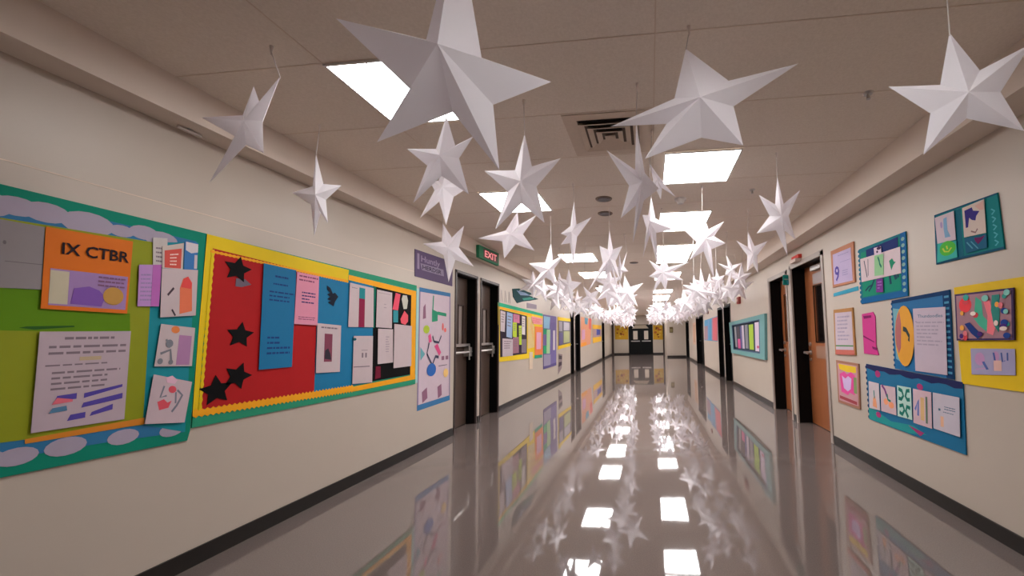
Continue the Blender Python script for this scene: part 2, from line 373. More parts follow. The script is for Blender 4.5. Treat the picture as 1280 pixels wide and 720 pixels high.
# ================================================================ LEFT WALL: BOARD WITH GREEN-YELLOW FIELD
fL, fR = surf('L'), surf('R')
WHT = paper(178,162,164); GRY = paper(128,120,122); TEAL = paper(14,118,96); INK = paper(70,58,66)
TX = paper(112,98,106)
o = MB().prism([(1.256,1.981),(2.152,1.97),(2.135,0.793),(2.124,0.738),(1.336,0.762)], fL, 0, .008).build('bulletin_board', TEAL)
b1 = tag(o, 'teal-bordered bulletin board with a lime field, nearest the camera on the left wall', 'bulletin board')
kid('border_paper', MB().prism([(1.26,1.912),(1.377,1.91),(1.669,1.922),(2.103,1.909),(2.103,0.791),(1.767,0.819),(1.447,0.831),(1.332,0.829)], fL, .008, .0092), paper(36,100,140), b1, 'blue border paper')
mb = MB()
for i,(c) in enumerate([(1.318,1.887),(1.416,1.899),(1.503,1.898),(1.638,1.885),(1.762,1.882),(1.852,1.897),(1.932,1.877),(1.396,0.84),(1.485,0.833),(1.63,0.837),(1.833,0.83),(2.04,0.815)]):
    r = (.075,.055,.06,.075,.04,.05,.06,.05,.05,.055,.05,.045)[i]
    mb.prism([(c[0]+r*1.25*math.cos(t*PI/8), c[1]+r*.75*math.sin(t*PI/8)) for t in range(16)], fL, .0092, .0096+.00005*i)
kid('cloud_pattern', mb, paper(150,140,156), b1, 'pale clouds on the border')
mb = MB().prism([(1.266,1.834),(1.897,1.855),(1.937,1.432),(1.908,0.874),(1.442,0.903),(1.327,0.906)], fL, .0098, .0108); kid('field_paper', mb, paper(126,132,12), b1, 'lime yellow field')
mb = MB().prism([(1.285,1.534),(1.506,1.554),(1.54,1.467),(1.819,1.46),(1.825,1.369),(1.511,1.366),(1.296,1.369)], fL, .0108, .0112); kid('green_band', mb, paper(84,122,18), b1, 'darker green band')
mb = MB().prism([(1.454,1.379),(1.476,1.386),(1.62,1.393),(1.621,1.386),(1.499,1.372)], fL, .0112, .0115); kid('ink_line', mb, paper(40,80,30), b1)
mb = MB().prism([(1.897,1.855),(2.104,1.904),(2.107,0.79),(1.908,0.874)], fL, .0108, .0112); kid('side_paper', mb, paper(8,122,134), b1, 'turquoise side column')
mb = MB().prism([(1.502,0.901),(1.912,0.911),(1.914,0.877),(1.504,0.881)], fL, .0112, .0116); kid('orange_strip', mb, paper(190,116,30), b1)
GP = 'papers on the lime bulletin board'
def sh(*a, **k): k.setdefault('group', GP); return sheet('paper_sheet', *a, **k)
sh('blank grey paper at the left edge of the lime board, beside the orange poster', 'paper', 'L', [(1.266,1.831),(1.498,1.83),(1.506,1.55),(1.285,1.54)], 4, GRY, [('print_mark', paper(100,92,96), [('r',.53,.6,1,.61),('e',.52,.33,.02,.03)])])
sheet('poster', 'orange poster with black lettering over a purple picture', 'poster', 'L', [(1.499,1.833),(1.803,1.837),(1.802,1.459),(1.507,1.465)], 5, paper(196,98,8),
  [('picture', paper(142,112,158), [('r',.07,.5,.97,.95)], 'lilac picture'), ('picture_edge', paper(176,166,142), [('r',.07,.52,.27,.93)]),
   ('picture_shape', paper(112,72,150), [('p',[(.3,.92),(.33,.72),(.5,.68),(.62,.72),(.7,.8),(.66,.93)])]), ('picture_shape', paper(172,128,60), [('e',.8,.78,.13,.12)], 'ochre blob'), ('picture_lines', paper(120,80,110), [('t',.6,.52,.95,.68,3,4)]),
   ('lettering', paper(34,24,30), [('x','IX CTBR',.17,.16,.96,.31)], 'black lettering')], group=GP)
sh('white typed letter with blue lines low on the lime board', 'paper', 'L', [(1.511,1.363),(1.823,1.369),(1.824,0.921),(1.513,0.924)], 5, paper(168,150,158),
  [('print_lines', TX, [('t',.25,.04,.8,.11,1,1),('t',.1,.13,.95,.26,2,2),('t',.08,.33,.9,.37,1,9),('t',.15,.4,.9,.62,4,3)]), ('print_lines', paper(170,150,120), [('r',.42,.27,.66,.31)]),
   ('print_marks', paper(72,58,140), [('p',[(.22,.66),(.42,.65),(.42,.71),(.2,.71)]),('p',[(.5,.66),(.94,.6),(.94,.63),(.5,.71)]),('p',[(.5,.76),(.95,.7),(.95,.76),(.48,.81)]),('p',[(.6,.87),(.84,.81),(.84,.87),(.58,.91)]),('p',[(.37,.87),(.53,.86),(.53,.92),(.34,.93)])], 'violet blue bars'),
   ('print_marks', paper(200,96,110), [('p',[(.22,.68),(.38,.71),(.38,.735),(.17,.745)])], 'red bar'), ('print_marks', paper(70,110,140), [('p',[(.18,.78),(.32,.77),(.33,.82),(.15,.83)])])])
sh('lilac and purple sheet right of the orange poster', 'paper', 'L', [(1.836,1.72),(1.932,1.737),(1.934,1.506),(1.842,1.5)], 5, paper(168,126,178),
  [('print_lines', paper(140,120,160), [('t',.1,.2,.9,.9,7,5)]), ('print_marks', paper(166,92,162), [('r',.6,0,1,1)])])
sh('cream sheet in the upper right corner of the lime board, half covered', 'paper', 'L', [(1.888,1.88),(1.953,1.891),(1.963,1.725),(1.897,1.727)], 4, paper(176,168,164), [('print_lines', TX, [('t',.2,.3,.9,.9,4,6)])])
sh('pale sheet with a red square drawing, top right of the lime board', 'paper', 'L', [(1.93,1.84),(2.031,1.882),(2.034,1.727),(1.937,1.72)], 5, paper(180,166,158), [('drawing', paper(190,72,62), [('r',.1,.2,.9,.97)], 'red square'), ('drawing_lines', paper(220,190,180), [('t',.35,.35,.75,.9,4,8)])])
sh('blue sheet topped with white in the top right corner of the lime board', 'paper', 'L', [(2.034,1.892),(2.104,1.899),(2.107,1.735),(2.04,1.728)], 5, paper(50,104,160), [('drawing', paper(190,180,184), [('p',[(.1,0),(1,.05),(1,.35),(.5,.4),(.1,.3)])]),('drawing', paper(176,166,172), [('r',.75,.45,.97,.95)])])
sh('white sheet with a red and orange rounded shape', 'paper', 'L', [(1.933,1.717),(2.109,1.736),(2.113,1.465),(1.941,1.446)], 6, WHT,
  [('drawing', paper(206,104,70), [('p',[(.52,.95),(.5,.4),(.58,.2),(.72,.15),(.84,.28),(.88,.9)])], 'orange shape'), ('drawing', paper(206,64,62), [('p',[(.53,.38),(.6,.2),(.72,.15),(.84,.3),(.82,.42)])], 'red tip'), ('pencil_mark', INK, [('k',[(.17,.55),(.33,.4)],.05),('k',[(.3,.85),(.4,.98)],.04)])])
sh('white sheet with a mauve box and small grey drawings on the turquoise column', 'paper', 'L', [(1.95,1.41),(2.117,1.391),(2.113,1.168),(1.933,1.179)], 5, WHT,
  [('drawing', paper(156,112,150), [('r',.55,.22,.92,.97)], 'mauve box'), ('drawing', paper(204,116,60), [('e',.42,.1,.12,.09)]), ('drawing', paper(110,112,120), [('e',.3,.45,.1,.1),('k',[(.1,.7),(.35,.6),(.4,.85)],.06),('k',[(.2,.35),(.32,.55)],.05),('e',.12,.88,.07,.07),('e',.4,.9,.06,.06)])])
sh('tilted white sheet with red hearts and grey strokes, lowest on the turquoise column', 'paper', 'L', [(1.931,1.137),(2.117,1.075),(2.092,0.848),(1.908,0.878)], 6, paper(180,160,166),
  [('drawing', paper(196,72,84), [('p',[(.2,.55),(.35,.48),(.45,.55),(.55,.5),(.5,.66),(.28,.72)]),('e',.52,.25,.1,.08)], 'red hearts'), ('drawing', paper(110,112,124), [('k',[(.3,.2),(.25,.45),(.4,.4)],.04),('k',[(.65,.25),(.8,.35),(.7,.6),(.6,.75)],.05),('k',[(.62,.3),(.66,.55)],.04)]), ('drawing', paper(200,160,178), [('p',[(.3,.02),(.45,-.05),(.6,.02),(.55,.12),(.35,.12)])])])

# ================================================================ LEFT WALL: RED AND BLUE BOARD WITH YELLOW BORDER
YEL = paper(206,176,6); ORG = paper(222,150,14); RED = paper(160,28,30); BLU = paper(8,104,144); BLK = paper(9,7,9)
o = MB().prism([(2.157,1.969),(4.386,1.928),(4.397,0.794),(2.143,0.805)], fL, 0, .008).build('bulletin_board', paper(28,130,98))
b2 = tag(o, 'large red, blue and black bulletin board with toothed yellow border on the left wall', 'bulletin board')
kid('yellow_border', MB().prism([(2.157,1.969),(3.325,1.937),(3.317,1.831),(2.198,1.88),(2.174,1.296),(2.171,0.897),(2.141,0.875),(2.145,1.344)], fL, .008, .0088), YEL, b2)
kid('red_field', MB().prism([(2.193,1.887),(2.99,1.846),(2.999,0.889),(2.179,0.905)], fL, .009, .0096), RED, b2)
kid('blue_field', MB().prism([(2.99,1.846),(3.657,1.837),(3.665,0.895),(2.999,0.896)], fL, .009, .0096), BLU, b2)
kid('green_strip', MB().prism([(3.645,1.836),(3.692,1.825),(3.687,1.421),(3.652,1.42)], fL, .0097, .0102), paper(14,96,78), b2)
kid('black_field', MB().prism([(3.657,1.829),(4.296,1.807),(4.3,0.912),(3.67,0.903)], fL, .009, .0096), BLK, b2)
mb = MB(); q = [(3.323,1.893),(4.372,1.861),(4.367,1.8),(3.321,1.846)]; mb.prism(q, fL, .0098, .011)
mb.prism([(4.279,1.832),(4.374,1.824),(4.386,0.867),(4.294,0.868)], fL, .0098, .0109)
q = [(3.424,0.884),(4.393,0.903),(4.387,0.849),(3.426,0.84)]; mb.prism(q, fL, .0098, .0111)
kid('orange_border', mb, ORG, b2)
mb = MB(); q = [(2.139,0.912),(3.423,0.905),(3.427,0.833),(2.142,0.86)]; toothed(mb, fL, q[0],q[1],q[2],q[3], 40, .0098, .0112)
kid('toothed_trim', mb, ORG, b2, 'orange toothed trim along the foot'); mb = MB()
q = [(2.18,1.876),(3.321,1.846),(3.322,1.817),(2.181,1.857)]; toothed(mb, fL, q[0],q[1],q[2],q[3], 44, .0098, .0112)
kid('toothed_trim', mb, ORG, b2, 'orange toothed trim along the top')
mb = MB(); q = [(2.184,1.877),(2.167,0.898),(2.188,0.894),(2.207,1.882)]; toothed(mb, fL, q[0],q[1],q[2],q[3], 22, .0098, .0111)
kid('toothed_trim', mb, YEL, b2, 'yellow toothed trim')
GP = 'things pinned on the red and blue board'
for (c, r, rot, w) in (([(2.349,1.78)][0],.088,.15,'highest, with a grey scrap under it'),([(2.389,1.349)][0],.088,.1,'second from the top'),([(2.388,1.083)][0],.09,.35,'third from the top'),([(2.262,1.007)][0],.095,-.1,'lowest, in the corner')):
    pts = [(c[0]+(r if i%2==0 else .5*r)*1.05*math.sin(i*PI/5+rot), c[1]+(r if i%2==0 else .5*r)*math.cos(i*PI/5+rot)) for i in range(10)]
    o = MB().prism(pts, fL, .012, .014).build('paper_star_cutout', paper(7,6,8)); tag(o, 'black paper star cut-out on the red field, '+w, 'star cut-out', GP)
    if r == .088 and rot == .15: kid('scrap', MB().prism([(2.342,1.72),(2.399,1.723),(2.444,1.691),(2.381,1.667),(2.34,1.667)], fL, .0115, .0122), paper(96,84,98), o, 'grey scrap')
sh('long blue typed sheet hanging over the red field', 'paper', 'L', [(2.518,1.852),(2.777,1.844),(2.778,1.112),(2.522,1.112)], 5, paper(8,100,142), [('print_lines', paper(30,60,110), [('t',.35,.08,.75,.13,1,1),('t',.3,.16,.75,.2,1,2),('t',.2,.24,.97,.36,3,3),('t',.2,.68,.9,.88,4,5)])])
sh('pink typed sheet beside the long blue one', 'paper', 'L', [(2.782,1.833),(2.987,1.829),(2.99,1.429),(2.777,1.434)], 6, paper(200,128,150), [('print_lines', paper(120,60,90), [('t',.1,.03,.95,.18,2,1),('t',.15,.84,.9,.92,2,4)]), ('print_lines', paper(50,50,100), [('t',.25,.35,.85,.6,4,2)])])
o = MB().prism([(3.083,1.765),(3.118,1.749),(3.146,1.704),(3.171,1.714),(3.208,1.683),(3.175,1.638),(3.16,1.596),(3.124,1.613),(3.098,1.625),(3.131,1.641),(3.089,1.651),(3.121,1.674),(3.087,1.691),(3.12,1.708),(3.085,1.732)], fL, .012, .0135).build('hand_cutout', paper(24,30,44)); tag(o,'dark spiky paper hand cut-out on the blue field','cut-out',GP)
sh('white sheet with a tall dark red photo on the blue field', 'paper', 'L', [(2.994,1.447),(3.245,1.434),(3.249,1.034),(2.999,1.046)], 5, WHT, [('photo', paper(116,52,72), [('r',.3,.2,.63,.78)], 'dark red photo'), ('photo_figure', paper(50,44,54), [('p',[(.32,.72),(.34,.55),(.46,.5),(.56,.62),(.6,.74)])]), ('print_lines', TX, [('t',.15,.04,.85,.12,1,3)])])
sh('white sheet with a teal and crimson bookmark strip', 'paper', 'L', [(3.331,1.823),(3.643,1.809),(3.656,1.428),(3.329,1.424)], 5, WHT, [('bookmark', paper(126,30,62), [('r',.38,.1,.62,1)], 'crimson strip'), ('bookmark_top', paper(10,118,124), [('r',.38,.06,.62,.32)], 'teal top'),('print_lines', TX, [('t',.08,.08,.3,.12,1,3)])])
sh('plain white sheet in the upper row beside the bookmark sheet', 'paper', 'L', [(3.693,1.802),(3.927,1.795),(3.938,1.422),(3.695,1.429)], 5, WHT, [('print_lines', paper(150,136,140), [('t',.1,.05,.9,.1,1,3),('r',.45,.35,.6,.37),('r',.45,.44,.62,.46)])])
sh('white sheet with a small house-like sketch low on the blue field', 'paper', 'L', [(3.4,1.343),(3.654,1.343),(3.662,0.896),(3.402,0.911)], 5, WHT, [('print_lines', TX, [('r',.4,.3,.72,.31),('r',.42,.36,.5,.46),('r',.6,.36,.68,.46),('r',.03,.64,.85,.66)]), ('pin', paper(16,80,90), [('e',.04,.07,.09,.03)])])
sh('white sheet with faint grey column on the black field', 'paper', 'L', [(3.725,1.415),(3.956,1.412),(3.971,1.067),(3.733,1.065)], 5, WHT, [('print_lines', paper(150,136,144), [('t',.5,.2,.75,.7,7,3)])])
sh('blank white sheet at the right end of the black field', 'paper', 'L', [(3.978,1.469),(4.286,1.455),(4.296,1.006),(3.983,1.006)], 5, WHT)
for q, c, w in (([(3.993,1.802),(4.076,1.793),(4.042,1.617),(3.948,1.619)],(206,70,92),'tall pink crayon-shaped'),([(4.099,1.743),(4.119,1.789),(4.191,1.792),(4.215,1.735),(4.197,1.644),(4.139,1.636)],(176,172,160),'cream oval'),([(4.087,1.524),(4.154,1.619),(4.222,1.574),(4.224,1.503),(4.175,1.466),(4.103,1.481)],(208,76,90),'pink diamond-shaped'),([(3.961,1.612),(4.042,1.617),(4.047,1.488),(3.967,1.485)],(40,130,140),'small turquoise square-cut')):
    o = MB().prism(q, fL, .0125, .0138).build('paper_cutout', paper(*c)); tag(o, w+' paper cut-out in the top corner of the black field', 'cut-out', GP)
tag(MB().prism([(3.715,1.045),(3.785,1.04),(3.79,0.928),(3.709,0.921)], fL, .0125, .0138).build('paper_cutout', paper(104,22,44)), 'small dark red scrap at the bottom of the black field', 'cut-out', GP)
# mint strip, purple sign, tall chart
tag(MB().prism([(4.393,1.901),(4.445,1.898),(4.452,0.805),(4.409,0.801)], fL, 0, .003).build('paper_strip', paper(150,186,184)), 'narrow mint paper strip between the red-blue board and the tall chart', 'paper strip')
sheet('wall_sign', 'dark purple wall sign with outlined lettering above the tall chart', 'sign', 'L', [(4.338,2.351),(5.239,2.365),(5.234,2.025),(4.35,2.034)], 0, paper(84,68,98), [('lettering', paper(136,120,146), [('x','Huntly',.14,.16,.62,.46),('r',.05,.12,.1,.7)]), ('lettering_panel', paper(128,116,138), [('p',[(.12,.46),(.72,.44),(.74,.7),(.16,.7)])]), ('lettering', paper(52,42,64), [('x','HERDSR',.17,.5,.66,.66)])], th=.006)
CH = [(4.451,1.917),(5.192,1.925),(5.218,0.484),(4.453,0.477)]
sheet('wall_chart', 'tall white chart with blue ends and scattered coloured drawings beside the dark doors', 'chart', 'L', CH, 0, paper(186,168,178),
 [('blue_band', paper(50,106,150), [('r',0,0,1,.035),('r',0,.955,1,1)], 'blue end bands'), ('chart_edge', paper(120,108,140), [('r',0,.035,.03,.955),('r',.965,.035,1,.955)]),
  ('drawing', paper(130,88,110), [('p',[(.12,.16),(.18,.13),(.2,.25),(.11,.26)]),('p',[(.12,.86),(.26,.83),(.28,.92),(.14,.95)]),('p',[(.58,.85),(.7,.83),(.72,.93),(.6,.95)]),('r',.7,.585,.79,.62),('r',.84,.585,.93,.62)]),
  ('drawing', paper(30,130,96), [('p',[(.38,.17),(.56,.19),(.56,.27),(.38,.28)]),('k',[(.42,.05),(.4,.18)],.03),('k',[(.56,.2),(.85,.21)],.03)], 'green bag'),
  ('drawing', paper(158,176,50), [('e',.22,.345,.09,.035)], 'lime fruit'), ('drawing', paper(200,70,120), [('p',[(.27,.4),(.34,.38),(.38,.45),(.3,.46)]),('p',[(.46,.49),(.56,.47),(.68,.55),(.62,.58)])], 'pink marks'), ('drawing', paper(206,96,90), [('e',.73,.32,.03,.035),('e',.81,.35,.04,.02)]),
  ('drawing', paper(60,60,80), [('k',[(.4,.4),(.45,.45),(.6,.46),(.68,.4)],.02),('k',[(.3,.46),(.24,.55),(.4,.65),(.5,.58),(.6,.59)],.025),('r',.6,.665,.88,.67)]),
  ('drawing', paper(36,90,160), [('e',.38,.69,.14,.055)], 'blue disc'), ('drawing', paper(224,180,110), [('e',.84,.74,.08,.04)], 'yellow disc'), ('drawing', paper(90,150,160), [('p',[(.05,.49),(.18,.55),(.06,.6)])])])
# exit sign on the face of the left ceiling box
ex = [(5.617,2.686),(6.397,2.715),(6.4,2.505),(5.621,2.501)]
e = tag(empty('exit_sign', (FXL, sum(p[0] for p in ex)/4, sum(p[1] for p in ex)/4)), 'green-framed exit sign with red letters on the left ceiling box', 'exit sign')
ff = surf('F'); kid('housing', MB().prism(ex, ff, .001, .045), paper(40,120,84), e)
q = [bil(ex,u,v) for u,v in ((.2,.14),(.93,.14),(.93,.86),(.2,.86))]
kid('face_panel', MB().prism(q, ff, .045, .048), paper(96,84,80), e)
mb = MB(); add_shape(mb, q, ('x','EXIT',.08,.14,.92,.86), ff, .0482, .001); kid('lettering', mb, glow('m_exit', (.85,.03,.06), .9), e, 'red letters')

# ================================================================ LEFT WALL: BEYOND THE FIRST DOORS
o = MB().prism([(6.905,1.94),(9.913,1.894),(9.824,0.821),(6.958,0.878)], fL, 0, .008).build('bulletin_board', paper(214,182,20))
b3 = tag(o, 'yellow-edged bulletin board packed with dark and pale strips past the first doors', 'bulletin board')
kid('teal_border', MB().prism([(6.897,1.945),(9.913,1.9),(9.912,1.835),(6.898,1.874)], fL, .008, .0095), paper(20,150,110), b3)
kid('dark_field', MB().prism([(6.983,1.823),(8.588,1.779),(8.588,0.955),(7.014,0.96)], fL, .008, .009), paper(44,34,48), b3)
kid('orange_line', MB().prism([(6.906,1.868),(8.948,1.833),(8.948,1.796),(6.906,1.837)], fL, .009, .0095), ORG, b3)
GP = 'papers on the far yellow-edged board'
for q, c, w in (([(7.003,1.803),(7.256,1.789),(7.219,1.414),(7.008,1.427)],(180,166,170),'narrow white sheet at the top left'),([(7.332,1.793),(7.651,1.78),(7.618,1.293),(7.312,1.325)],(140,160,190),'pale blue sheet'),([(7.108,1.296),(7.664,1.277),(7.666,0.957),(7.112,0.962)],(180,166,172),'wide white sheet at the bottom'),
    ([(7.683,1.782),(8.073,1.77),(8.073,1.604),(7.684,1.608)],(190,110,140),'pink sheet at the top'),([(7.661,1.607),(7.899,1.615),(7.9,1.307),(7.663,1.324)],(170,190,40),'lime sheet'),([(7.663,1.308),(8.024,1.323),(8.025,0.996),(7.666,0.995)],(140,96,112),'mauve sheet'),([(8.023,1.553),(8.203,1.558),(8.204,1.155),(8.05,1.159)],(160,184,40),'thin lime strip'),([(8.234,1.761),(8.447,1.754),(8.447,1.363),(8.225,1.373)],(196,186,184),'white strip at the top right'),([(8.204,1.272),(8.531,1.269),(8.531,0.975),(8.205,0.988)],(112,100,108),'grey sheet at the bottom right')):
    sh(w+' on the yellow-edged board past the first doors', 'paper', 'L', q, 4, paper(*c), [('print_lines', TX, [('t',.15,.1,.85,.6,4,3)])])
sh('orange-framed pink sheet at the right end of the yellow-edged board', 'paper', 'L', [(9.189,1.563),(9.893,1.559),(9.847,0.879),(9.172,0.892)], 4, paper(226,120,60), [('picture', paper(206,150,170), [('r',.2,.2,.8,.8)])])
sh('pink sheet above the orange-framed one', 'paper', 'L', [(8.917,1.795),(9.836,1.779),(9.834,1.618),(8.916,1.621)], 4, paper(210,140,140), [('print_lines', paper(200,90,100), [('t',.1,.2,.9,.9,3,3)])])
sh('cream and yellow sheet in the right half of the yellow-edged board', 'paper', 'L', [(8.634,1.763),(8.886,1.757),(9.137,1.562),(9.135,1.079),(8.634,1.058)], 4, paper(200,176,120), [('print_lines', paper(220,150,60), [('t',.1,.3,.9,.9,5,3)])])
tag(MB().prism([(9.172,0.899),(9.825,0.9),(9.824,0.801),(9.172,0.812)], fL, .0082, .011).build('paper_strip', paper(20,140,110)), 'short teal strip under the orange-framed sheet', 'paper strip')
tag(MB().prism([(8.763,0.983),(9.038,0.971),(9.005,0.591),(8.762,0.602)], fL, .009, .011).build('paper_banner', paper(196,178,158)), 'narrow cream paper banner hanging below the yellow-edged board', 'banner')
ft = MB().prism([(7.656,2.273),(8.045,2.327),(9.207,2.321),(8.706,2.252),(9.549,2.238),(8.826,2.136),(8.309,2.074),(7.946,2.01),(7.704,2.118)], fL, .001, .010).build('fish_cutout', paper(8,54,58)); tag(ft, 'dark teal winged fish cut-out on the wall above the yellow-edged board', 'cut-out')
kid('highlight_patch', MB().prism([(7.895,2.268),(8.474,2.281),(8.826,2.255),(8.149,2.195)], fL, .010, .0115), paper(110,132,160), ft, 'pale blue patch'); kid('belly_patch', MB().prism([(8.255,2.138),(8.826,2.218),(9.207,2.207),(8.363,2.104)], fL, .010, .0115), paper(30,120,104), ft, 'green belly')
tag(MB().prism([(8.617,2.073),(9.374,2.087),(9.373,1.981),(8.617,1.958)], fL, .0005, .004).build('name_plate', paper(130,118,128)), 'small grey plate on the wall under the fish cut-out', 'plate')
mb = MB()
for p in [(7.058,2.085),(7.261,2.091),(7.476,2.096)]:
    mb.prism([(p[0]-.02,p[1]-.12),(p[0],p[1]+.1),(p[0]+.05,p[1]+.1),(p[0]+.09,p[1]-.12),(p[0]+.07,p[1]-.12),(p[0]+.03,p[1]+.07),(p[0]+.01,p[1]+.07),(p[0]-.005,p[1]-.12)], fL, .0005, .003)
tag(mb.build('wire_letters', paper(160,150,146)), 'pale thin wire-like lettering on the wall left of the fish cut-out', 'lettering')
pb = MB().prism([(9.974,1.887),(11.394,1.899),(11.357,0.502),(9.955,0.5)], fL, .0, .008).build('bulletin_board', paper(104,92,146)); tag(pb, 'tall purple board hanging lower than the yellow-edged board', 'bulletin board')
kid('lower_edge', MB().prism([(9.956,0.574),(11.359,0.582),(11.357,0.502),(9.955,0.5)], fL, .008, .009), paper(80,66,120), pb)
GP = 'papers on the tall purple board'
for q,c,w in (([(9.989,1.847),(10.646,1.847),(10.553,1.53),(9.985,1.541)],(130,170,196),'pale blue sheet at the top'),([(9.946,1.52),(10.302,1.526),(10.259,1.379),(9.944,1.378)],(20,140,104),'small green sheet'),([(10.261,1.504),(10.639,1.51),(10.584,0.867),(10.251,0.881)],(150,186,140),'pale green strip'),([(9.94,1.096),(10.246,1.088),(10.243,0.882),(9.938,0.895)],(30,150,100),'lower green sheet'),([(9.976,0.863),(10.67,0.841),(10.664,0.563),(9.972,0.573)],(140,132,156),'grey-lilac sheet at the foot'),([(10.962,1.493),(11.188,1.496),(11.174,0.94),(10.931,0.948)],(196,186,196),'thin white strip')):
    sh(w+' of the tall purple board' if 'at the' in w else w+' on the tall purple board', 'paper', 'L', q, 4, paper(*c))
o = MB().prism([(11.597,1.902),(13.514,1.923),(13.472,1.001),(11.6,0.938)], fL, 0, .008).build('bulletin_board', paper(214,180,30)); tag(o, 'small board with yellow top and bottom edges before the middle black doors', 'bulletin board')
kid('field_paper', MB().prism([(11.625,1.797),(13.51,1.827),(13.477,1.104),(11.634,1.043)], fL, .008, .009), paper(92,88,96), o)
GP = 'papers on the small yellow-topped board'
for q,c,w in (([(11.697,1.776),(12.132,1.779),(12.122,1.483),(11.688,1.479)],(150,142,150),'grey sheet at the upper left'),([(12.361,1.774),(13.235,1.777),(13.224,1.522),(12.352,1.511)],(164,158,166),'pale sheet at the upper right'),([(12.351,1.486),(13.29,1.496),(13.274,1.135),(12.338,1.112)],(160,164,120),'pale olive sheet at the lower right'),([(11.687,1.431),(12.177,1.435),(12.165,1.091),(11.677,1.077)],(88,78,120),'violet sheet at the lower left')):
    sh(w+' of the small yellow-topped board','paper','L',q,4,paper(*c))
o = MB().prism([(11.669,0.819),(12.188,0.771),(12.085,0.365),(11.61,0.217)], fL, 0, .003).build('photo_strip', paper(128,110,112)); tag(o,'narrow strip of dark photos under the small yellow-topped board','photo strip')
kid('photo', MB().prism([(11.699,0.77),(12.13,0.725),(12.094,0.63),(11.685,0.654)], fL, .003, .004), paper(70,60,64), o); kid('photo', MB().prism([(11.693,0.56),(12.091,0.558),(12.088,0.461),(11.658,0.422)], fL, .003, .004), paper(64,50,60), o)
o = MB().prism([(15.606,2.09),(18.534,2.134),(18.076,0.969),(15.529,0.897)], fL, 0, .005).build('poster', paper(206,140,106)); tag(o,'salmon and orange poster just past the middle black doors','poster')
kid('blue_shape', MB().prism([(16.482,2.098),(17.459,2.106),(17.21,1.817),(16.565,1.833)], fL, .005, .006), paper(90,140,160), o); kid('lilac_patch', MB().prism([(15.759,1.587),(16.548,1.599),(16.519,1.2),(15.731,1.175)], fL, .005, .006), paper(190,140,168), o); kid('coral_strip', MB().prism([(17.693,2.116),(18.431,2.129),(18.259,1.625),(17.654,1.651)], fL, .005, .006), paper(206,96,88), o); kid('orange_foot', MB().prism([(15.539,1.052),(16.933,1.094),(16.921,0.942),(15.529,0.897)], fL, .005, .006), paper(230,140,40), o)
o = MB().prism([(18.798,1.875),(22.291,1.919),(22.181,1.044),(18.848,0.991)], fL, 0, .005).build('poster', paper(222,168,40)); tag(o,'yellow and orange poster with a blue centre on the far left wall','poster')
kid('pale_band', MB().prism([(18.806,1.671),(22.265,1.708),(22.214,1.306),(18.873,1.255)], fL, .005, .006), paper(170,140,140), o); kid('blue_centre', MB().prism([(20.204,1.675),(21.683,1.676),(21.649,1.394),(20.172,1.37)], fL, .006, .007), paper(60,70,150), o)
# end wall
GP = 'yellow murals on the end wall'
for q, w, s in ([(-2.48,1.07),(-1.53,1.05),(-1.53,2.05),(-2.48,2.07)],'left',2),([(.23,1.02),(.90,1.0),(.90,2.03),(.23,2.05)],'right',5):
    o = MB().prism(q, surf('E'), 0, .006).build('mural_panel', paper(176,134,26)); tag(o, 'mottled yellow picture panel on the end wall %s of the black double doors' % w, 'mural', GP)
    R = random.Random(s)
    for c in ((150,80,30),(110,60,30),(190,160,60)):
        mb = MB()
        for i in range(4):
            a = R.uniform(q[0][0]+.15,q[1][0]-.15); b = R.uniform(1.2,1.9); r = R.uniform(.05,.11)
            mb.prism([(a+r*math.cos(t*PI/4),b+r*.8*math.sin(t*PI/4)) for t in range(8)], surf('E'), .006, .007+.0002*i)
        kid('painted_patch', mb, paper(*c), o)
o = MB().box(1.17,1.37,YN-.08,YN,1.46,1.80).build('wall_dispenser', paper(96,80,56)); tag(o,'small brown dispenser on the jutting wall at the far right','dispenser')
kid('cover', MB().box(1.19,1.35,YN-.095,YN-.08,1.5,1.68), paper(130,116,80), o)

# ================================================================ RIGHT WALL
GP = 'framed sheets beside the wooden door'
def framed(label, q, m, inner, iq, marks=(), cat='framed sheet', group=GP):
    mb = MB().prism(q, fR, 0, .012); o = mb.build('framed_sheet', m); tag(o, label, cat, group)
    s = MB().prism(iq, fR, .012, .0135); s = kid('sheet', s, inner, o)
    lv = .0136
    for pn, mm, shapes in marks:
        b = MB()
        for i,shp in enumerate(shapes): add_shape(b, iq, shp, fR, lv, .0004+.00003*i)
        lv += .0006
        c = b.build(pn, mm, s)
    return o
o = framed('pinkish-brown framed sheet with a large purple 9', [(4.806,2.238),(4.289,2.233),(4.306,1.813),(4.806,1.814)], paper(168,112,84), paper(174,158,190), [(4.755,2.189),(4.345,2.183),(4.347,1.836),(4.768,1.845)],
  [('numeral', paper(70,54,140), [('x','9',.08,.42,.34,.92)]), ('print_lines', paper(140,130,170), [('t',.4,.32,.95,.36,1,2),('t',.3,.08,.9,.14,1,3),('t',.5,.6,.8,.8,3,4)])])
tag(MB().prism([(4.815,1.75),(4.269,1.767),(4.264,1.723),(4.82,1.712)], fR, 0, .004).build('paper_strip', paper(40,140,166)), 'bright blue wavy strip under the frame with the 9', 'paper strip')
framed('ochre-framed white sheet with a green line and a red foot', [(4.826,1.56),(4.388,1.557),(4.389,1.063),(4.847,1.049)], paper(160,112,62), paper(180,164,174), [(4.792,1.522),(4.415,1.517),(4.423,1.07),(4.822,1.061)],
  [('green_line', paper(60,120,60), [('r',0,.79,1,.82)]), ('red_foot', paper(176,92,80), [('r',-.02,.9,1.05,1.02)]), ('print_lines', paper(150,140,160), [('t',.15,.07,.9,.7,7,3)])])
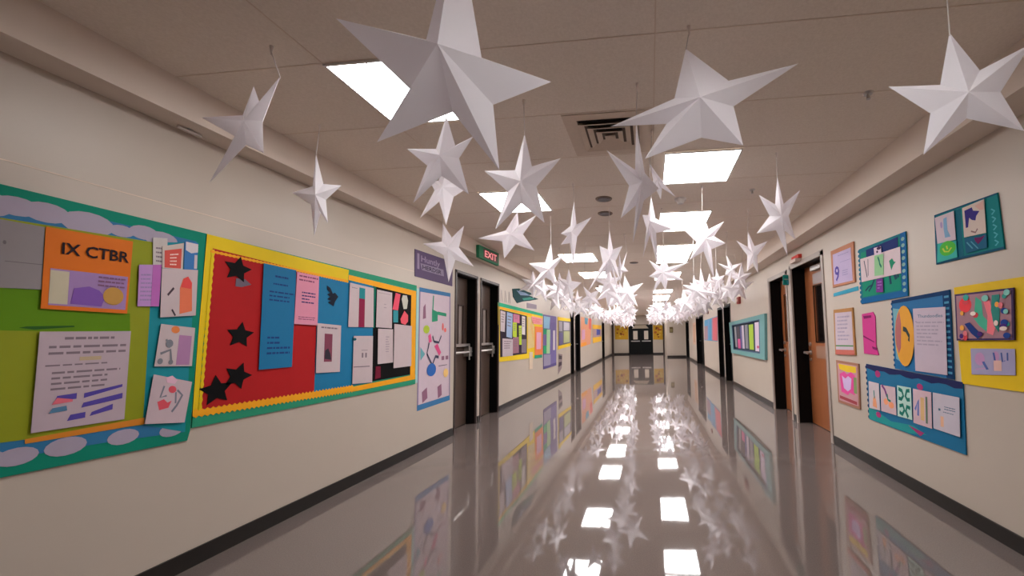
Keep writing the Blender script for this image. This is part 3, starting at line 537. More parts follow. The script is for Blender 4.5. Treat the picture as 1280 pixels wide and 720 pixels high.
framed('brown-framed pink and yellow painting, lowest beside the wooden door', [(4.838,0.987),(4.344,0.978),(4.372,0.515),(4.844,0.514)], paper(150,104,84), paper(180,134,140), [(4.803,0.958),(4.374,0.954),(4.395,0.543),(4.81,0.542)],
  [('yellow_patch', paper(210,176,30), [('p',[(.05,.02),(.95,.03),(.95,.18),(.5,.2),(.1,.16)])]), ('magenta_shape', paper(206,70,140), [('p',[(.1,.28),(.35,.2),(.5,.26),(.7,.18),(.9,.25),(.85,.75),(.6,.72),(.5,.8),(.15,.75)])]), ('lilac_figure', paper(190,164,204), [('p',[(.22,.32),(.4,.38),(.55,.3),(.72,.35),(.66,.62),(.5,.7),(.3,.64)])]), ('green_edge', paper(120,140,90), [('r',.82,.3,.97,.7)]), ('dark_foot', paper(150,60,70), [('p',[(.05,.86),(.95,.9),(.95,.98),(.05,.94)])])])
o = MB().prism([(4.226,1.479),(4.028,1.489),(3.991,1.444),(4.012,1.167),(3.975,1.083),(4.234,1.087)], fR, .001, .006).build('paper_sheet', paper(184,44,122)); tag(o, 'curled magenta paper hanging between the ochre frame and the blue oval board', 'paper')
kid('scribble', MB().prism([(4.201,1.459),(4.057,1.46),(4.06,1.437),(4.19,1.431)], fR, .006, .0065).prism([(4.226,1.269),(4.034,1.208),(4.035,1.199),(4.228,1.253)], fR, .006, .0065).prism([(4.08,1.162),(3.987,1.149),(4.003,1.126),(4.069,1.139)], fR, .006, .0065), paper(110,20,80), o)
# green board with V S strip
Q = [(4.196,2.129),(3.453,2.119),(3.486,1.588),(4.212,1.579)]
o = MB().prism(Q, fR, 0, .008).build('bulletin_board', paper(14,104,112)); b4 = tag(o, 'green and blue scalloped board with a white strip of letters, top of the right wall', 'bulletin board')
mb = MB(); add_shape(mb, Q, ('r',.05,.08,.88,.88), fR, .0082, .0008); kid('green_field', mb, paper(12,124,98), b4)
mb = MB(); add_shape(mb, Q, ('p',[(.18,.06),(.86,.04),(.86,.2),(.18,.22)]), fR, .009, .0008); kid('navy_patch', mb, paper(24,40,96), b4)
mb = MB(); add_shape(mb, Q, ('r',0,.9,1,1), fR, .009, .0008); add_shape(mb, Q, ('r',.9,0,1,1), fR, .009, .0009); kid('blue_edge', mb, paper(8,84,136), b4)
mb = MB()
for i in range(9): add_shape(mb, Q, ('e',.945,.1+.1*i,.03,.03), fR, .0099, .0005+.00002*i)
kid('scallop_row', mb, paper(110,150,140), b4)
mb = MB()
for i in range(12): add_shape(mb, Q, ('e',-.005,.04+.083*i,.025,.03), fR, 0, .0085)
kid('scalloped_edge', mb, paper(10,90,120), b4)
mb = MB(); 
for sh_ in (('k',[(.12,.78),(.2,.72),(.3,.7)],.03),('k',[(.2,.8),(.28,.72),(.34,.62)],.03),('k',[(.67,.58),(.69,.76)],.04),('k',[(.75,.56),(.8,.7)],.05),('k',[(.82,.55),(.84,.68)],.03)): add_shape(mb, Q, sh_, fR, .0092, .0006)
kid('dark_scribble', mb, paper(20,60,80), b4)
GP = 'sheets on the green and blue scalloped board'
q = [(4.167,2.024),(3.531,2.008),(3.54,1.786),(4.17,1.795)]
sh('long white strip with a V and a leaf on the green scalloped board', 'paper', 'R', q, 4, paper(190,172,176), [('lettering', paper(60,66,80), [('k',[(.11,.12),(.17,.85)],.02),('k',[(.22,.1),(.2,.8)],.015)]), ('leaf', paper(20,120,90), [('p',[(.75,.42),(.82,.35),(.86,.5),(.9,.52),(.84,.62),(.79,.8),(.77,.62)])])])
q = [(3.909,2.008),(3.768,1.998),(3.785,1.81),(3.93,1.819)]
sh('pale green sheet with a dark S-like stroke', 'paper', 'R', q, 5, paper(130,178,130), [('stroke', paper(20,104,90), [('k',[(.4,.1),(.55,.3),(.6,.45),(.78,.62)],.12)])])
sh('small white sheet with a dark purple blot above the pale green one', 'paper', 'R', [(3.911,2.08),(3.796,2.073),(3.798,2.004),(3.907,2.008)], 5, paper(200,180,196), [('blot', paper(56,30,70), [('e',.7,.2,.3,.2),('e',.45,.6,.13,.16)])])
sh('small purple sheet hanging from the white strip', 'paper', 'R', [(3.908,1.786),(3.801,1.782),(3.81,1.656),(3.923,1.665)], 5, paper(96,30,120), [('print_lines', paper(150,90,170), [('t',.2,.15,.8,.8,3,2)])])
# teal board, top right
Q = [(3.117,2.151),(2.581,2.127),(2.569,1.779),(3.139,1.786)]
o = MB().prism(Q, fR, 0, .008).build('bulletin_board', paper(10,110,112)); b5 = tag(o, 'teal display board with two drawings, highest on the right wall', 'bulletin board')
mb = MB(); add_shape(mb, Q, ('r',0,0,1,.03), fR, .008, .001); add_shape(mb, Q, ('r',0,.96,1,1), fR, .008, .001); add_shape(mb, Q, ('r',0,0,.03,1), fR, .008, .0011); kid('edge_strip', mb, paper(10,70,96), b5)
mb = MB()
for i in range(5): add_shape(mb, Q, ('k',[(.9,.25+.14*i),(.94,.3+.14*i),(.9,.35+.14*i)],.02), fR, .008, .0008)
kid('curl_pattern', mb, paper(60,150,160), b5)
mb = MB(); add_shape(mb, Q, ('r',.36,.05,.46,.97), fR, .008, .0006); kid('dark_band', mb, paper(6,86,104), b5)
GP = 'drawings on the high teal board'
sh('white drawing of a pale blue figure on the high teal board', 'drawing', 'R', [(3.103,2.127),(2.92,2.122),(2.923,1.921),(3.098,1.933)], 4, paper(180,164,172), [('blue_figure', paper(110,150,180), [('p',[(.45,.15),(.62,.12),(.62,.6),(.75,.85),(.45,.85),(.42,.5)])]), ('mauve_spot', paper(150,130,170), [('e',.32,.35,.06,.12)])])
sh('green swirl drawing under the blue figure', 'drawing', 'R', [(3.098,1.932),(2.92,1.913),(2.923,1.801),(3.117,1.796)], 4, paper(30,150,140), [('swirl', paper(60,160,40), [('e',.55,.35,.42,.42)]), ('swirl_lines', paper(170,180,50), [('k',[(.3,.3),(.4,.5),(.6,.55),(.75,.35)],.08),('k',[(.5,.2),(.55,.4)],.07)])])
sh('white portrait drawing with a dark blue hat', 'drawing', 'R', [(2.845,2.117),(2.668,2.118),(2.676,1.905),(2.85,1.918)], 4, paper(186,170,160), [('hat', paper(44,34,110), [('p',[(.1,.12),(.45,.1),(.5,.22),(.78,.3),(.62,.42),(.58,.55),(.42,.5),(.3,.4),(.22,.7),(.12,.7)])]), ('chin_line', paper(120,90,90), [('k',[(.35,.85),(.55,.92),(.65,.82)],.05)]), ('pink_corner', paper(190,150,140), [('p',[(.6,.1),(.97,.04),(.97,.3),(.8,.28)])])])
sh('dark teal collage piece with a maroon bow under the portrait', 'drawing', 'R', [(2.848,1.913),(2.675,1.896),(2.678,1.813),(2.846,1.808)], 4, paper(20,84,112), [('bow', paper(96,24,80), [('p',[(.45,.1),(.75,.15),(.95,.05),(.8,.35),(.62,.6),(.5,.35)])]), ('fold_lines', paper(70,140,160), [('k',[(.1,.3),(.35,.8)],.06),('k',[(.3,.3),(.6,.9)],.05)])])
# yellow board
Q = [(2.99,1.598),(2.252,1.598),(2.321,0.945),(2.992,0.938)]
o = MB().prism(Q, fR, 0, .007).build('bulletin_board', paper(206,170,6)); tag(o, 'bright yellow paper board cut by the right edge of the photo', 'bulletin board')
q = [(2.969,1.548),(2.522,1.542),(2.549,1.239),(2.987,1.231)]
R = random.Random(3); marks = []
pal = ((200,60,70),(40,140,130),(30,60,130),(220,150,60),(214,110,120),(120,180,170),(70,40,110),(230,200,190))
marks.append(('painted_shape', paper(214,50,60), [('e',.2,.25,.12,.16)]))
marks.append(('painted_shape', paper(60,160,130), [('p',[(.4,.1),(.5,.2),(.52,.5),(.66,.7),(.6,.85),(.45,.7),(.36,.55),(.38,.3)])]))
marks.append(('painted_shape', paper(224,110,120), [('p',[(.52,.15),(.62,.12),(.68,.4),(.74,.7),(.68,.9),(.58,.85),(.6,.5)])]))
marks.append(('painted_shape', paper(30,120,110), [('p',[(.68,.1),(.8,.1),(.8,.45),(.78,.85),(.7,.7),(.66,.4)])]))
marks.append(('painted_shape', paper(26,50,110), [('p',[(.18,.65),(.28,.62),(.5,.9),(.42,.97),(.3,.85)])]))
for i,c in enumerate(pal): marks.append(('painted_spot', paper(*c), [('e',R.choice((R.uniform(.05,.2),R.uniform(.82,.95),R.uniform(.1,.9))),R.uniform(.06,.94),R.uniform(.03,.06),R.uniform(.04,.07)) for j in range(3)]))
sheet('framed_painting', 'colourful swirling painting with dark edge on the yellow board', 'painting', 'R', q, 3, paper(66,50,84), [('painted_ground', paper(150,110,120), [('r',.03,.04,.97,.96)])]+marks, th=.01)
q = [(2.883,1.18),(2.559,1.188),(2.571,1.035),(2.893,1.009)]
sheet('paper_sheet', 'lilac sheet with two faint sketches low on the yellow board', 'paper', 'R', q, 3, paper(150,144,174), [('sketch', paper(176,130,170), [('e',.22,.4,.12,.25),('k',[(.1,.8),(.35,.75)],.04),('e',.6,.3,.07,.2)]), ('sketch', paper(70,90,150), [('k',[(.3,.5),(.4,.8)],.06),('k',[(.55,.15),(.58,.5)],.04),('k',[(.72,.15),(.74,.5),(.8,.45)],.03),('k',[(.85,.15),(.85,.45)],.03)]), ('sketch', paper(200,160,150), [('r',.55,.45,.72,.85)])])
# blue board with oval
Q = [(3.715,1.571),(3.03,1.588),(3.06,0.957),(3.739,0.979)]
o = MB().prism(Q, fR, 0, .008).build('bulletin_board', paper(14,92,140)); b6 = tag(o, 'blue board with an orange oval and a typed page, middle of the right wall', 'bulletin board')
mb = MB(); add_shape(mb, Q, ('r',.9,.02,1,1), fR, .008, .001); add_shape(mb, Q, ('r',0,0,1,.05), fR, .008, .0011); kid('navy_edge', mb, paper(10,48,88), b6)
mb = MB()
for i in range(14):
    add_shape(mb, Q, ('r',.92,.06+.066*i,.985,.085+.066*i), fR, .0092, .0005)
kid('notch_pattern', mb, paper(60,130,160), b6)
mb = MB()
for i in range(13): add_shape(mb, Q, ('e',0,.05+.075*i,.02,.022), fR, 0, .0085)
kid('scalloped_edge', mb, paper(14,70,110), b6)
mb = MB(); add_shape(mb, Q, ('p',[(.02,.12),(.15,.14),(.22,.6),(.16,.9),(.04,.85)]), fR, .0082, .0006); kid('pale_patch', mb, paper(100,150,160), b6)
q = [(3.674,1.516),(3.413,1.51),(3.453,1.007),(3.712,1.014)]
o = sheet('oval_cutout', 'tall orange and mauve oval cut-out on the blue board', 'cut-out', 'R', q, 4, paper(200,140,40), [('mauve_side', paper(160,90,90), [('p',[(.04,.45),(.1,.25),(.28,.08),(.36,.3),(.32,.7),(.2,.8),(.08,.66)])]), ('dark_curl', paper(50,60,60), [('k',[(.45,.38),(.6,.4),(.75,.5),(.72,.58)],.08)])], outline=[bil(q,.5+.48*math.cos(t*PI/12),.5+.5*math.sin(t*PI/12)) for t in range(24)])
sheet('paper_sheet', 'white typed page on the blue oval board', 'paper', 'R', [(3.426,1.48),(3.073,1.47),(3.109,0.984),(3.455,0.985)], 4, paper(176,160,172), [('lettering', paper(90,110,130), [('x','Thundoodles',.15,.1,.92,.15)]), ('print_lines', paper(150,138,152), [('t',.1,.2,.95,.6,7,3),('r',.07,.2,.12,.22)])])
# lower board with five sheets
Q = [(4.205,0.988),(2.982,0.948),(3.008,0.458),(4.212,0.452)]
o = MB().prism(Q, fR, 0, .008).build('bulletin_board', paper(10,96,134)); b7 = tag(o, 'blue-green board with five small sheets, lowest on the right wall', 'bulletin board')
mb = MB(); n=16
mb.prism([bil(Q,i/n,.0) for i in range(n+1)]+[bil(Q,1-i/n,.09+.02*math.sin(i*1.9)) for i in range(n+1)], fR, .0081, .009); kid('wavy_trim', mb, paper(30,34,76), b7)
mb = MB(); add_shape(mb, Q, ('p',[(.0,.78),(.1,.8),(.3,.9),(.55,.84),(.68,.92),(.5,.99),(0,.99)]), fR, .0081, .0006); kid('green_patch', mb, paper(20,130,130), b7)
mb = MB(); add_shape(mb, Q, ('e',.16,.14,.035,.06), fR, .0088, .0006); add_shape(mb, Q, ('e',.14,.86,.035,.05), fR, .0088, .0007); add_shape(mb, Q, ('e',.64,.2,.03,.05), fR, .0088, .0008); add_shape(mb, Q, ('p',[(.5,.86),(.66,.9),(.62,.97)]), fR, .0088, .0009); kid('magenta_leaf', mb, paper(150,40,100), b7)
mb = MB()
for i in range(10): add_shape(mb, Q, ('e',-.003,.06+.1*i,.012,.03), fR, 0, .0085)
kid('scalloped_edge', mb, paper(20,50,90), b7)
GP = 'five sheets in a row on the lowest board'
sh('first sheet from the left on the lowest board, with a small orange plant', 'paper', 'R', [(4.165,0.825),(3.992,0.821),(4.001,0.574),(4.183,0.566)], 4, paper(180,168,172), [('plant', paper(210,140,100), [('p',[(.35,.9),(.4,.6),(.6,.5),(.7,.7),(.75,.95)])]), ('plant', paper(60,130,120), [('k',[(.5,.3),(.55,.6)],.08)])])
sh('second sheet, with orange figures under a purple curl', 'paper', 'R', [(3.964,0.813),(3.741,0.818),(3.753,0.577),(3.981,0.574)], 4, paper(184,160,166), [('figure', paper(214,140,100), [('e',.35,.6,.15,.12),('e',.7,.68,.18,.12)]), ('curl', paper(110,50,110), [('k',[(.1,.0),(.3,.15),(.45,.4)],.1)]), ('curl', paper(30,120,100), [('k',[(.45,.3),(.5,.5),(.68,.55)],.08)])])
sh('third sheet, with dark green looping ribbons', 'paper', 'R', [(3.711,0.839),(3.528,0.841),(3.542,0.581),(3.735,0.575)], 4, paper(160,190,180), [('ribbon', paper(20,104,90), [('k',[(.1,.1),(.35,.15),(.45,.3),(.3,.42),(.1,.4)],.12),('k',[(.9,.1),(.7,.12),(.6,.3),(.72,.4),(.9,.38)],.12),('k',[(.15,.65),(.4,.6),(.5,.75),(.35,.9),(.15,.85)],.12),('k',[(.9,.65),(.68,.62),(.6,.78),(.75,.95)],.12)])])
sh('fourth sheet, with tan and blue vertical shapes', 'paper', 'R', [(3.502,0.838),(3.291,0.837),(3.314,0.563),(3.528,0.563)], 4, paper(186,158,166), [('shape', paper(196,160,110), [('r',.42,.2,.62,.85)]), ('shape', paper(90,110,170), [('k',[(.12,.6),(.3,.3),(.28,.75)],.1)]), ('shape', paper(90,110,90), [('r',.7,.15,.8,.9)])])
sh('fifth and largest sheet, white with small lettering', 'paper', 'R', [(3.269,0.84),(3.01,0.841),(3.033,0.57),(3.292,0.572)], 5, paper(176,168,178), [('lettering', paper(60,90,110), [('t',.45,.3,.85,.42,2,2),('t',.4,.45,.8,.5,1,4),('r',.22,.4,.3,.46)]), ('shape', paper(206,160,130), [('r',.3,.6,.42,.88)])])
# glazed teal showcase past the doors
Q = [(10.747,1.607),(7.473,1.665),(7.583,0.823),(10.61,0.825)]; I = [bil(Q,u,v) for u,v in ((.09,.1),(.9,.1),(.9,.88),(.09,.88))]
e = tag(empty('notice_case', (XR, sum(p[0] for p in Q)/4, sum(p[1] for p in Q)/4)), 'teal-framed notice case with coloured strips past the wooden doors', 'notice case')
FRM = paper(96,140,140); mb = MB()
for a,b,c,d in ((0,1,1,0),(1,2,2,1),(2,3,3,2),(3,0,0,3)): mb.prism([Q[a],Q[b],I[c],I[d]], fR, 0, .05)
kid('frame', mb, FRM, e); kid('backing', MB().prism([bil(Q,u,v) for u,v in ((.02,.02),(.98,.02),(.98,.98),(.02,.98))], fR, .0, .006), paper(40,56,72), e)
mb = MB(); J=[bil(I,u,v) for u,v in ((.03,.03),(.97,.03),(.97,.97),(.03,.97))]
for a,b in ((0,1),(1,2),(2,3),(3,0)): mb.prism([I[a],I[b],J[b],J[a]], fR, .03, .045)
kid('inner_rim', mb, paper(60,80,110), e)
GP = 'strips inside the teal notice case'
for u0,u1,v0,v1,c,w in ((.04,.12,.08,.9,(130,130,136),'grey strip at the left end'),(.15,.26,.1,.55,(70,64,72),'short dark sheet'),(.16,.27,.57,.93,(180,70,120),'pink sheet at the foot'),(.29,.33,.1,.92,(90,80,140),'thin violet strip'),(.35,.43,.08,.92,(176,164,180),'narrow white sheet'),(.47,.57,.08,.9,(120,116,124),'grey sheet in the middle'),(.61,.75,.1,.92,(150,180,50),'lime green sheet'),(.8,.96,.06,.95,(190,172,190),'widest white sheet, at the right end')):
    q = [bil(I,u,v) for u,v in ((u0,v0),(u1,v0),(u1,v1),(u0,v1))]
    sheet('paper_sheet', w+' inside the teal notice case', 'paper', 'R', q, 2, paper(*c), [('print_mark', paper(180,70,110), [('e',.5,.85,.2,.05)])] if u0==.8 else (), group=GP)
# blue and red board between far doors
Q = [(15.765,1.854),(12.742,1.876),(12.923,1.083),(15.967,1.087)]
o = MB().prism(Q, fR, 0, .008).build('bulletin_board', paper(70,130,166)); tag(o, 'blue and pink board between the two far pairs of black doors', 'bulletin board')
for u0,u1,c in ((0,.3,(136,110,120)),(.3,.42,(90,130,170)),(.62,.7,(150,110,130)),(.7,1,(190,90,98))):
    mb = MB(); add_shape(mb, Q, ('r',u0,.03 if u0 else .3,u1,.97), fR, .008, .0012); kid('paper_panel', mb, paper(*c), o)
Q = [(20.066,1.878),(18.68,1.891),(18.993,0.841),(20.202,0.854)]
o = MB().prism(Q, fR, 0, .006).build('poster', paper(190,160,140)); tag(o,'narrow peach poster by the farthest right doors','poster'); mb = MB(); add_shape(mb, Q, ('r',.2,.1,.8,.9), fR, .006, .001); kid('picture', mb, paper(176,140,116), o)
# flag sign, alarms, lamp
e = tag(empty('flag_sign', (XR-.09,6.285,2.03)), 'small teal sign jutting from the wall between the wooden doors', 'sign')
SQ = [(2.043,2.189),(2.209,2.183),(2.201,2.023),(2.037,2.038)]
fy = lambda a,b,o_: (a, 6.28-o_, b)
kid('panel', MB().prism(SQ, fy, -.02, 0), paper(20,112,104), e)
mb = MB(); add_shape(mb, SQ, ('r',.1,.38,.75,.5), fy, .0002, .001); kid('lettering', mb, paper(110,130,124), e); mb = MB(); add_shape(mb, SQ, ('p',[(.3,.55),(.9,.55),(.8,.95),(.35,.9)]), fy, .0002, .001); kid('lower_patch', mb, paper(50,120,140), e)
kid('bracket', MB().box(max(p[0] for p in SQ)-.01, XR, 6.285, 6.30, min(p[1] for p in SQ)+.03, max(p[1] for p in SQ)-.03), M_STEEL, e)
c = [(5.839,2.35)][0]
e = tag(empty('fire_alarm', (XR, c[0], c[1])), 'red and white fire alarm above the nearest wooden door', 'fire alarm')
kid('housing', MB().box(XR-.05,XR,c[0]-.13,c[0]+.13,c[1]-.005,c[1]+.045), paper(190,60,50), e); kid('strobe_lens', MB().box(XR-.08,XR-.002,c[0]-.1,c[0]+.12,c[1]-.05,c[1]-.006), paper(196,176,166), e)
c = [(9.619,2.091)][0]
e = tag(empty('fire_alarm', (XR, c[0], c[1])), 'dull red square fire alarm above the teal notice case', 'fire alarm')
kid('housing', MB().box(XR-.05,XR,c[0]-.11,c[0]+.11,c[1]-.08,c[1]+.08), paper(150,70,66), e); kid('strobe_lens', MB().box(XR-.065,XR-.05,c[0]-.05,c[0]+.05,c[1]-.03,c[1]+.02), paper(186,150,140), e)
e = tag(empty('emergency_light', (XR,11.2,2.26)), 'white twin-head emergency light over the far black doors on the right', 'emergency light')
kid('battery_box', MB().box(XR-.09,XR,11.0,11.55,2.19,2.31), M_WHITEPL, e)
for yy, zz in ((10.95,2.10),(11.6,2.22)): kid('lamp_head', MB().tube((XR-.07,yy,zz),(XR-.19,yy-.08,zz-.03),.04,.075,14), M_WHITEPL, e)
c = [(14.759,2.1)][0]; e = tag(empty('fire_alarm', (XR, c[0], c[1])), 'tiny dark red alarm above the blue and pink board', 'fire alarm'); kid('housing', MB().box(XR-.04,XR,c[0]-.12,c[0]+.12,c[1]-.05,c[1]+.05), paper(110,60,56), e)
c = [(1.99,2.571)][0]
tag(MB().tube((XL+.06,c[0]-.06,FZL-.012),(XL+.06,c[0]+.06,FZL-.012),.008).box(XL+.05,XL+.07,c[0]-.01,c[0]+.01,FZL-.012,FZL).build('ceiling_hook', M_STEEL), 'small metal hook under the left ceiling box', 'hook')

# ================================================================ PAPER STARS
def star_mesh(name, c, tips, k=.46, th=.17, seed=0, inner=None, tw=.12):
    """folded star: c and tips are (x,z) in its own plane, ridges run from the raised middle to each tip"""
    R = random.Random(seed); n = len(tips)
    rr = [math.hypot(t[0]-c[0],t[1]-c[1]) for t in tips]; ra = sum(rr)/n
    v = [(0,-th*ra,0),(0,th*ra,0)]; f = []
    for i,t in enumerate(tips): v.append((t[0]-c[0], R.uniform(-tw,tw)*ra, t[1]-c[1]))
    for i in range(n):
        a, b = tips[i], tips[(i+1)%n]
        if inner: m = (inner[i][0]-c[0], inner[i][1]-c[1])
        else:
            m = ((a[0]+b[0])/2-c[0], (a[1]+b[1])/2-c[1]); l = math.hypot(*m) or 1; w = min(k*l, ra*.42)
            m = (m[0]/l*max(w,ra*.2), m[1]/l*max(w,ra*.2))
        v.append((m[0], 0, m[1]))
    for i in range(n):
        j = (i+1)%n; t, m, u = 2+i, 2+n+i, 2+j
        f += [(0,t,m),(0,m,u),(1,m,t),(1,u,m)]
    me = bpy.data.meshes.new(name); me.from_pydata(v,[],f); me.materials.append(M_STAR); me.validate(); me.update()
    return me
def thread_parts(parent, top, pitch):
    """thread from the top tip up to a folded bit of tape on the ceiling; top is local, pitch the height to the ceiling"""
    t = MB().tube((top[0],top[1],top[2]-.012),(top[0]*.6,top[1]*.6,pitch-.03),.0022,n=6).build('thread', M_THREAD, parent)
    a = MB().tube((top[0]*.6,top[1]*.6,pitch-.05),(top[0]*.6,top[1]*.6,pitch),.002,.009,8).build('tape', M_TAPE, parent)
STAR_GROUP = 'folded white paper stars hanging from the ceiling'
def hang(y, pts, label, seed=0, inner=None, th=.17, k=.46):
    c, tips = pts[0], pts[1:]
    e = tag(empty('paper_star', (c[0], y, c[1])), label, 'paper star', STAR_GROUP)
    o = bpy.data.objects.new('star_body', star_mesh('star_body', c, tips, k, th, seed, inner)); COL.objects.link(o); o.parent = e
    top = max(range(len(tips)), key=lambda i: tips[i][1]); tv = o.data.vertices[2+top].co
    thread_parts(e, tuple(tv), ZC-c[1])
    return e
hang(1.25, [(-0.638,2.221),(-0.625,2.76),(-0.316,2.176),(-0.496,1.871),(-0.906,1.97),(-1.096,2.457)], 'biggest white paper star, cut by the top edge of the photo at left of centre', 1, [(-0.55,2.259),(-0.508,2.087),(-0.651,2.072),(-0.806,2.165),(-0.752,2.344)], th=.3)
hang(1.78, [(0.241,2.324),(0.202,2.652),(0.71,2.533),(0.427,2.123),(-0.004,2.09),(-0.159,2.288)], 'large brightly lit paper star with a long arm pointing right, right of centre', 2, [(0.385,2.45),(0.402,2.327),(0.254,2.19),(0.099,2.266),(0.139,2.385)], th=.26)
hang(1.5, [(1.132,2.132),(1.107,2.376),(1.388,2.322),(1.327,1.995),(1,1.935),(0.9,2.203)], 'paper star at the right edge, in front of the right ceiling box', 3, [(1.209,2.235),(1.27,2.148),(1.15,2.058),(1.031,2.086),(1.072,2.191)])
hang(1.7, [(-1.913,2.362),(-1.898,2.55),(-1.749,2.583),(-1.835,2.211),(-2.102,2.07),(-2.161,2.404)], 'twisted paper star with a long downward arm, farthest left', 4)
hang(2.37, [(-2.141,2.249),(-2.189,2.547),(-2.002,2.323),(-2.091,2.075),(-2.192,1.994),(-2.356,2.293)], 'small paper star hanging alone against the left ceiling box', 5)
hang(1.75, [(-0.955,2.155),(-0.951,2.376),(-0.814,2.263),(-0.826,1.973),(-1.094,1.94),(-1.123,2.201)], 'paper star partly hidden under the biggest star', 6, [(-0.896,2.214),(-0.876,2.15),(-0.962,2.069),(-1.034,2.124),(-0.992,2.204)])
hang(3.0, [(-1.619,2.511),(-1.596,2.749),(-1.417,2.5),(-1.608,2.214),(-1.812,2.269),(-1.757,2.591)], 'slim paper star right behind and below the one under the biggest star', 7, [(-1.553,2.56),(-1.544,2.44),(-1.665,2.407),(-1.707,2.502),(-1.675,2.58)])
hang(2.29, [(-0.742,2.227),(-0.725,2.532),(-0.512,2.39),(-0.602,1.974),(-0.918,1.959),(-0.971,2.31)], 'evenly shaped paper star in front of the second left ceiling light', 8)
hang(3.6, [(-1.271,2.267),(-1.217,2.495),(-1.031,2.448),(-1.047,2.105),(-1.356,2.048),(-1.592,2.241)], 'broad small paper star hanging low below the even star', 9)
hang(3.3, [(-1.721,2.088),(-1.798,2.321),(-1.595,2.29),(-1.508,1.925),(-1.723,1.792),(-1.988,2.149)], 'paper star overlapping the dark purple wall sign', 10)
hang(3.65, [(-0.699,2.27),(-0.684,2.586),(-0.518,2.423),(-0.702,1.973),(-0.815,2.168),(-0.814,2.275)], 'narrow paper star turned sideways above the third left light', 11, th=.3)
hang(4.6, [(-1.164,2.101),(-1.143,2.418),(-0.979,2.286),(-1.107,1.946),(-1.427,1.851),(-1.407,2.176)], 'paper star left of the narrow sideways star, with a long left leg', 12)
hang(5.8, [(-1.178,2.06),(-1.176,2.312),(-0.986,2.102),(-1.11,1.69),(-1.276,1.884),(-1.347,2.185)], 'greyish paper star in front of the left wall top edge', 13)
hang(4.47, [(-0.426,2.174),(-0.429,2.507),(-0.286,2.325),(-0.312,1.914),(-0.308,1.669),(-0.484,1.983),(-0.687,1.806),(-0.551,2.336)], 'paper star with spread legs below the two small ceiling fittings', 14, th=.25)
hang(5.6, [(-0.388,2.229),(-0.406,2.482),(-0.292,2.501),(-0.286,2.214),(-0.391,2.092),(-0.502,2.233)], 'small paper star half hidden behind the spread-legged star', 15, th=.3)
hang(2.21, [(-0.022,2.137),(-0.049,2.516),(0.072,2.123),(-0.083,1.818),(-0.147,1.963),(-0.223,2.366)], 'tall dark-hearted paper star hanging from beside the air vent', 16, th=.3)
hang(3.2, [(0.02,2.21),(0.038,2.435),(0.211,2.155),(0.075,1.86),(-0.041,1.929),(-0.037,2.285)], 'narrow paper star right behind the tall dark-hearted one', 17, th=.3)
hang(2.75, [(0.08,2.382),(0.028,2.507),(0.204,2.261),(0.099,2.243),(-0,2.283)], 'small paper star half hidden behind the tall dark-hearted one', 18)
hang(3.87, [(0.546,2.211),(0.536,2.48),(0.743,2.391),(0.744,2.172),(0.625,1.82),(0.399,2.021),(0.353,2.33)], 'paper star with one very long drooping leg, beside the right light row', 19, th=.25)
hang(5.5, [(0.942,2.026),(0.916,2.202),(1.029,2.1),(0.976,1.818),(0.896,1.94),(0.837,2.073)], 'little paper star at the foot of the long drooping leg', 20)
hang(4.71, [(1.198,2.217),(1.156,2.493),(1.384,2.37),(1.26,1.991),(1.135,2.014),(1.024,2.384)], 'paper star below and left of the six-pointed star at right', 21)
hang(5.72, [(1.161,2.197),(1.104,2.427),(1.308,2.294),(1.224,2.127),(1.118,1.937),(1.07,2.132),(0.967,2.306)], 'dull paper star left of the small one beside the right ceiling box', 22)
hang(3.22, [(1.045,2.214),(1.051,2.559),(1.221,2.438),(1.165,2.038),(1.08,1.898),(0.863,2.095),(0.89,2.406)], 'six-pointed paper star in front of the right ceiling box', 23)
hang(4.5, [(0.157,2.003),(0.008,2.155),(0.18,2.176),(0.454,2.111),(0.394,1.914),(0.187,1.794),(0.035,1.762),(0.004,1.963)], 'brightly lit paper star seen three-quarter, between the right-row lights', 24)
hang(5.4, [(0.627,1.882),(0.603,2.109),(0.725,1.997),(0.939,1.841),(0.83,1.705),(0.559,1.755),(0.45,1.973)], 'spiky bright paper star at the near edge of the right cluster', 25)
hang(6.0, [(-0.887,1.893),(-0.996,2.068),(-0.738,2.011),(-0.717,1.754),(-0.902,1.674),(-1.035,1.848)], 'paper star at the near edge of the left cluster', 26)
hang(6.3, [(-1.424,2.156),(-1.436,2.352),(-1.266,2.203),(-1.32,2.01),(-1.491,1.937),(-1.569,2.2)], 'faint paper star behind the greyish one near the left wall', 27)

# the crowd farther down the hall: a few folded shapes, copied one by one
R = random.Random(11); protos = []
for p in range(6):
    n = 5 if p % 3 else 6
    tips = []
    for i in range(n):
        a = 2*PI*i/n + R.uniform(-.12,.12)*(i>0); r = .26*R.uniform(.85,1.25); tips.append((r*math.sin(a), r*math.cos(a)))
    tips[0] = (0.0, .30)
    e = empty('paper_star', (0,0,0)); o = bpy.data.objects.new('star_body', star_mesh('star_body', (0,0), tips, .46, R.uniform(.2,.3), p)); COL.objects.link(o); o.parent = e
    tv = o.data.vertices[2].co; MB().tube((tv.x,tv.y,tv.z-.012),(0,0,.60),.0022,n=5).build('thread', M_THREAD, e)
    protos.append(e)
used = set()
def crowd(x, y, z, rz, label, group, s=1.0, tilt=0):
    p = R.randrange(6); src = protos[p]
    if p in used:
        e = src.copy(); COL.objects.link(e)
        for ch in list(src.children): c = ch.copy(); COL.objects.link(c); c.parent = e
    else: e = src; used.add(p)
    # stars sit so the thread reaches the ceiling
    e.location = (x,y,ZC-.60*s); e.rotation_euler = (0,tilt,rz); e.scale = (s,s,s); tag(e, label, 'paper star', group)
LG, RG = 'far crowd of stars over the left light row', 'far crowd of stars over the right light row'
placed = []
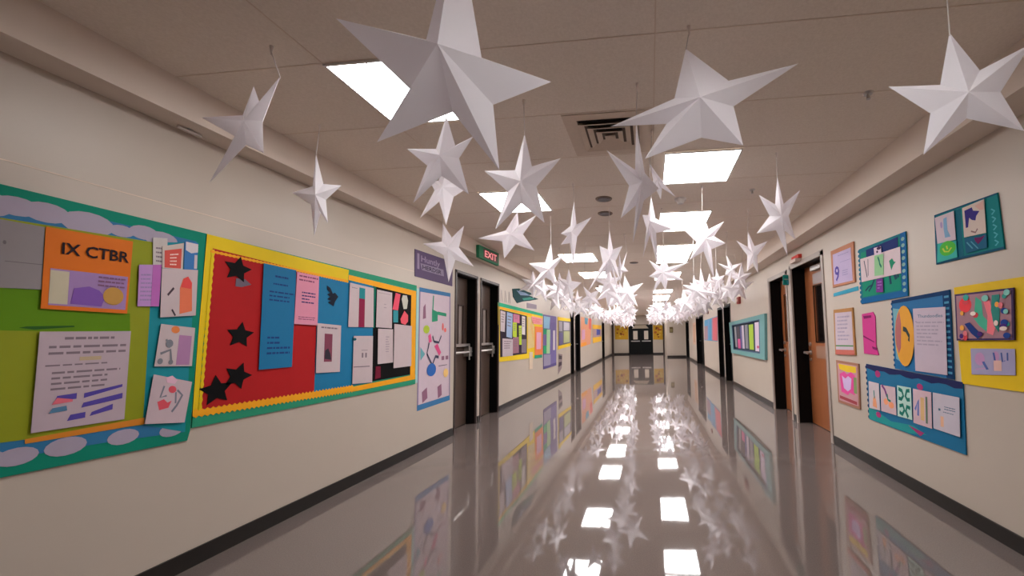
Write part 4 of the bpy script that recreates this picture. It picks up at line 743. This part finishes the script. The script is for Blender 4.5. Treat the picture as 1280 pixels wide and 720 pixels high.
def room(x, y, d=.43): return all((x-a)**2+(y-b)**2 > d*d for a,b in placed)
for i in range(78):
    y0 = 6.75+.2*i+.0012*i*i
    for side in (-1,1,-1,1):
        for tr in range(25):
            y = y0+R.uniform(-.25,.25); u = R.random()
            if side < 0: lo, hi = ((-2.1,-1.68) if u < .45 else (-.74,-.15) if (u < .9 or y < 14) else (-1.6,-1.0)); hi = min(hi, -.1-.038*y)
            else: lo, hi = ((.88,1.62) if (u < .65 or y < 12.5) else (.03,.8))
            if lo >= hi: lo, hi = -1.6, -.1-.038*y
            x = R.uniform(lo, hi)
            if y < (26.5 if side < 0 else 23.2) and room(x, y): break
        else: continue
        placed.append((x,y))
        crowd(x, y, 0, R.uniform(-1.1,1.1), 'white paper star in the dense far crowd %s of the bare ceiling gap' % ('left' if side<0 else 'right'), LG if side<0 else RG, R.uniform(.84,1.12), R.uniform(-.15,.15))

# ================================================================ CAMERA AND RENDER LOOK
f, cx, cy = [500.0, 762.248047, 380.396605]
Mr = [[0.9948896, 0.0995482, -0.016877], [-0.0246907, 0.0777901, -0.996664], [-0.0979032, 0.9919873, 0.0798505]]       # world -> camera rows: right, down, forward
cd = bpy.data.cameras.new('camera'); co = bpy.data.objects.new('camera', cd); COL.objects.link(co); SC.camera = co
rt, dn, fw = (Vector(r) for r in Mr)
R3 = Matrix((rt, -dn, -fw)).transposed()
co.matrix_world = Matrix.Translation((0,0,1.3)) @ R3.to_4x4()
cd.sensor_fit = 'HORIZONTAL'; cd.sensor_width = 36; cd.lens = f/1280*36; cd.clip_start = .02; cd.clip_end = 100
cd.shift_x = (640-cx)/1280; cd.shift_y = (cy-360)/1280
w = bpy.data.worlds.new('world'); SC.world = w; w.use_nodes = True
w.node_tree.nodes['Background'].inputs['Color'].default_value = (.05,.045,.04,1); w.node_tree.nodes['Background'].inputs['Strength'].default_value = .3
SC.view_settings.view_transform = 'Standard'; SC.view_settings.look = 'None'; SC.view_settings.gamma = 1; SC.view_settings.use_curve_mapping = False
SC.view_settings.exposure = .04
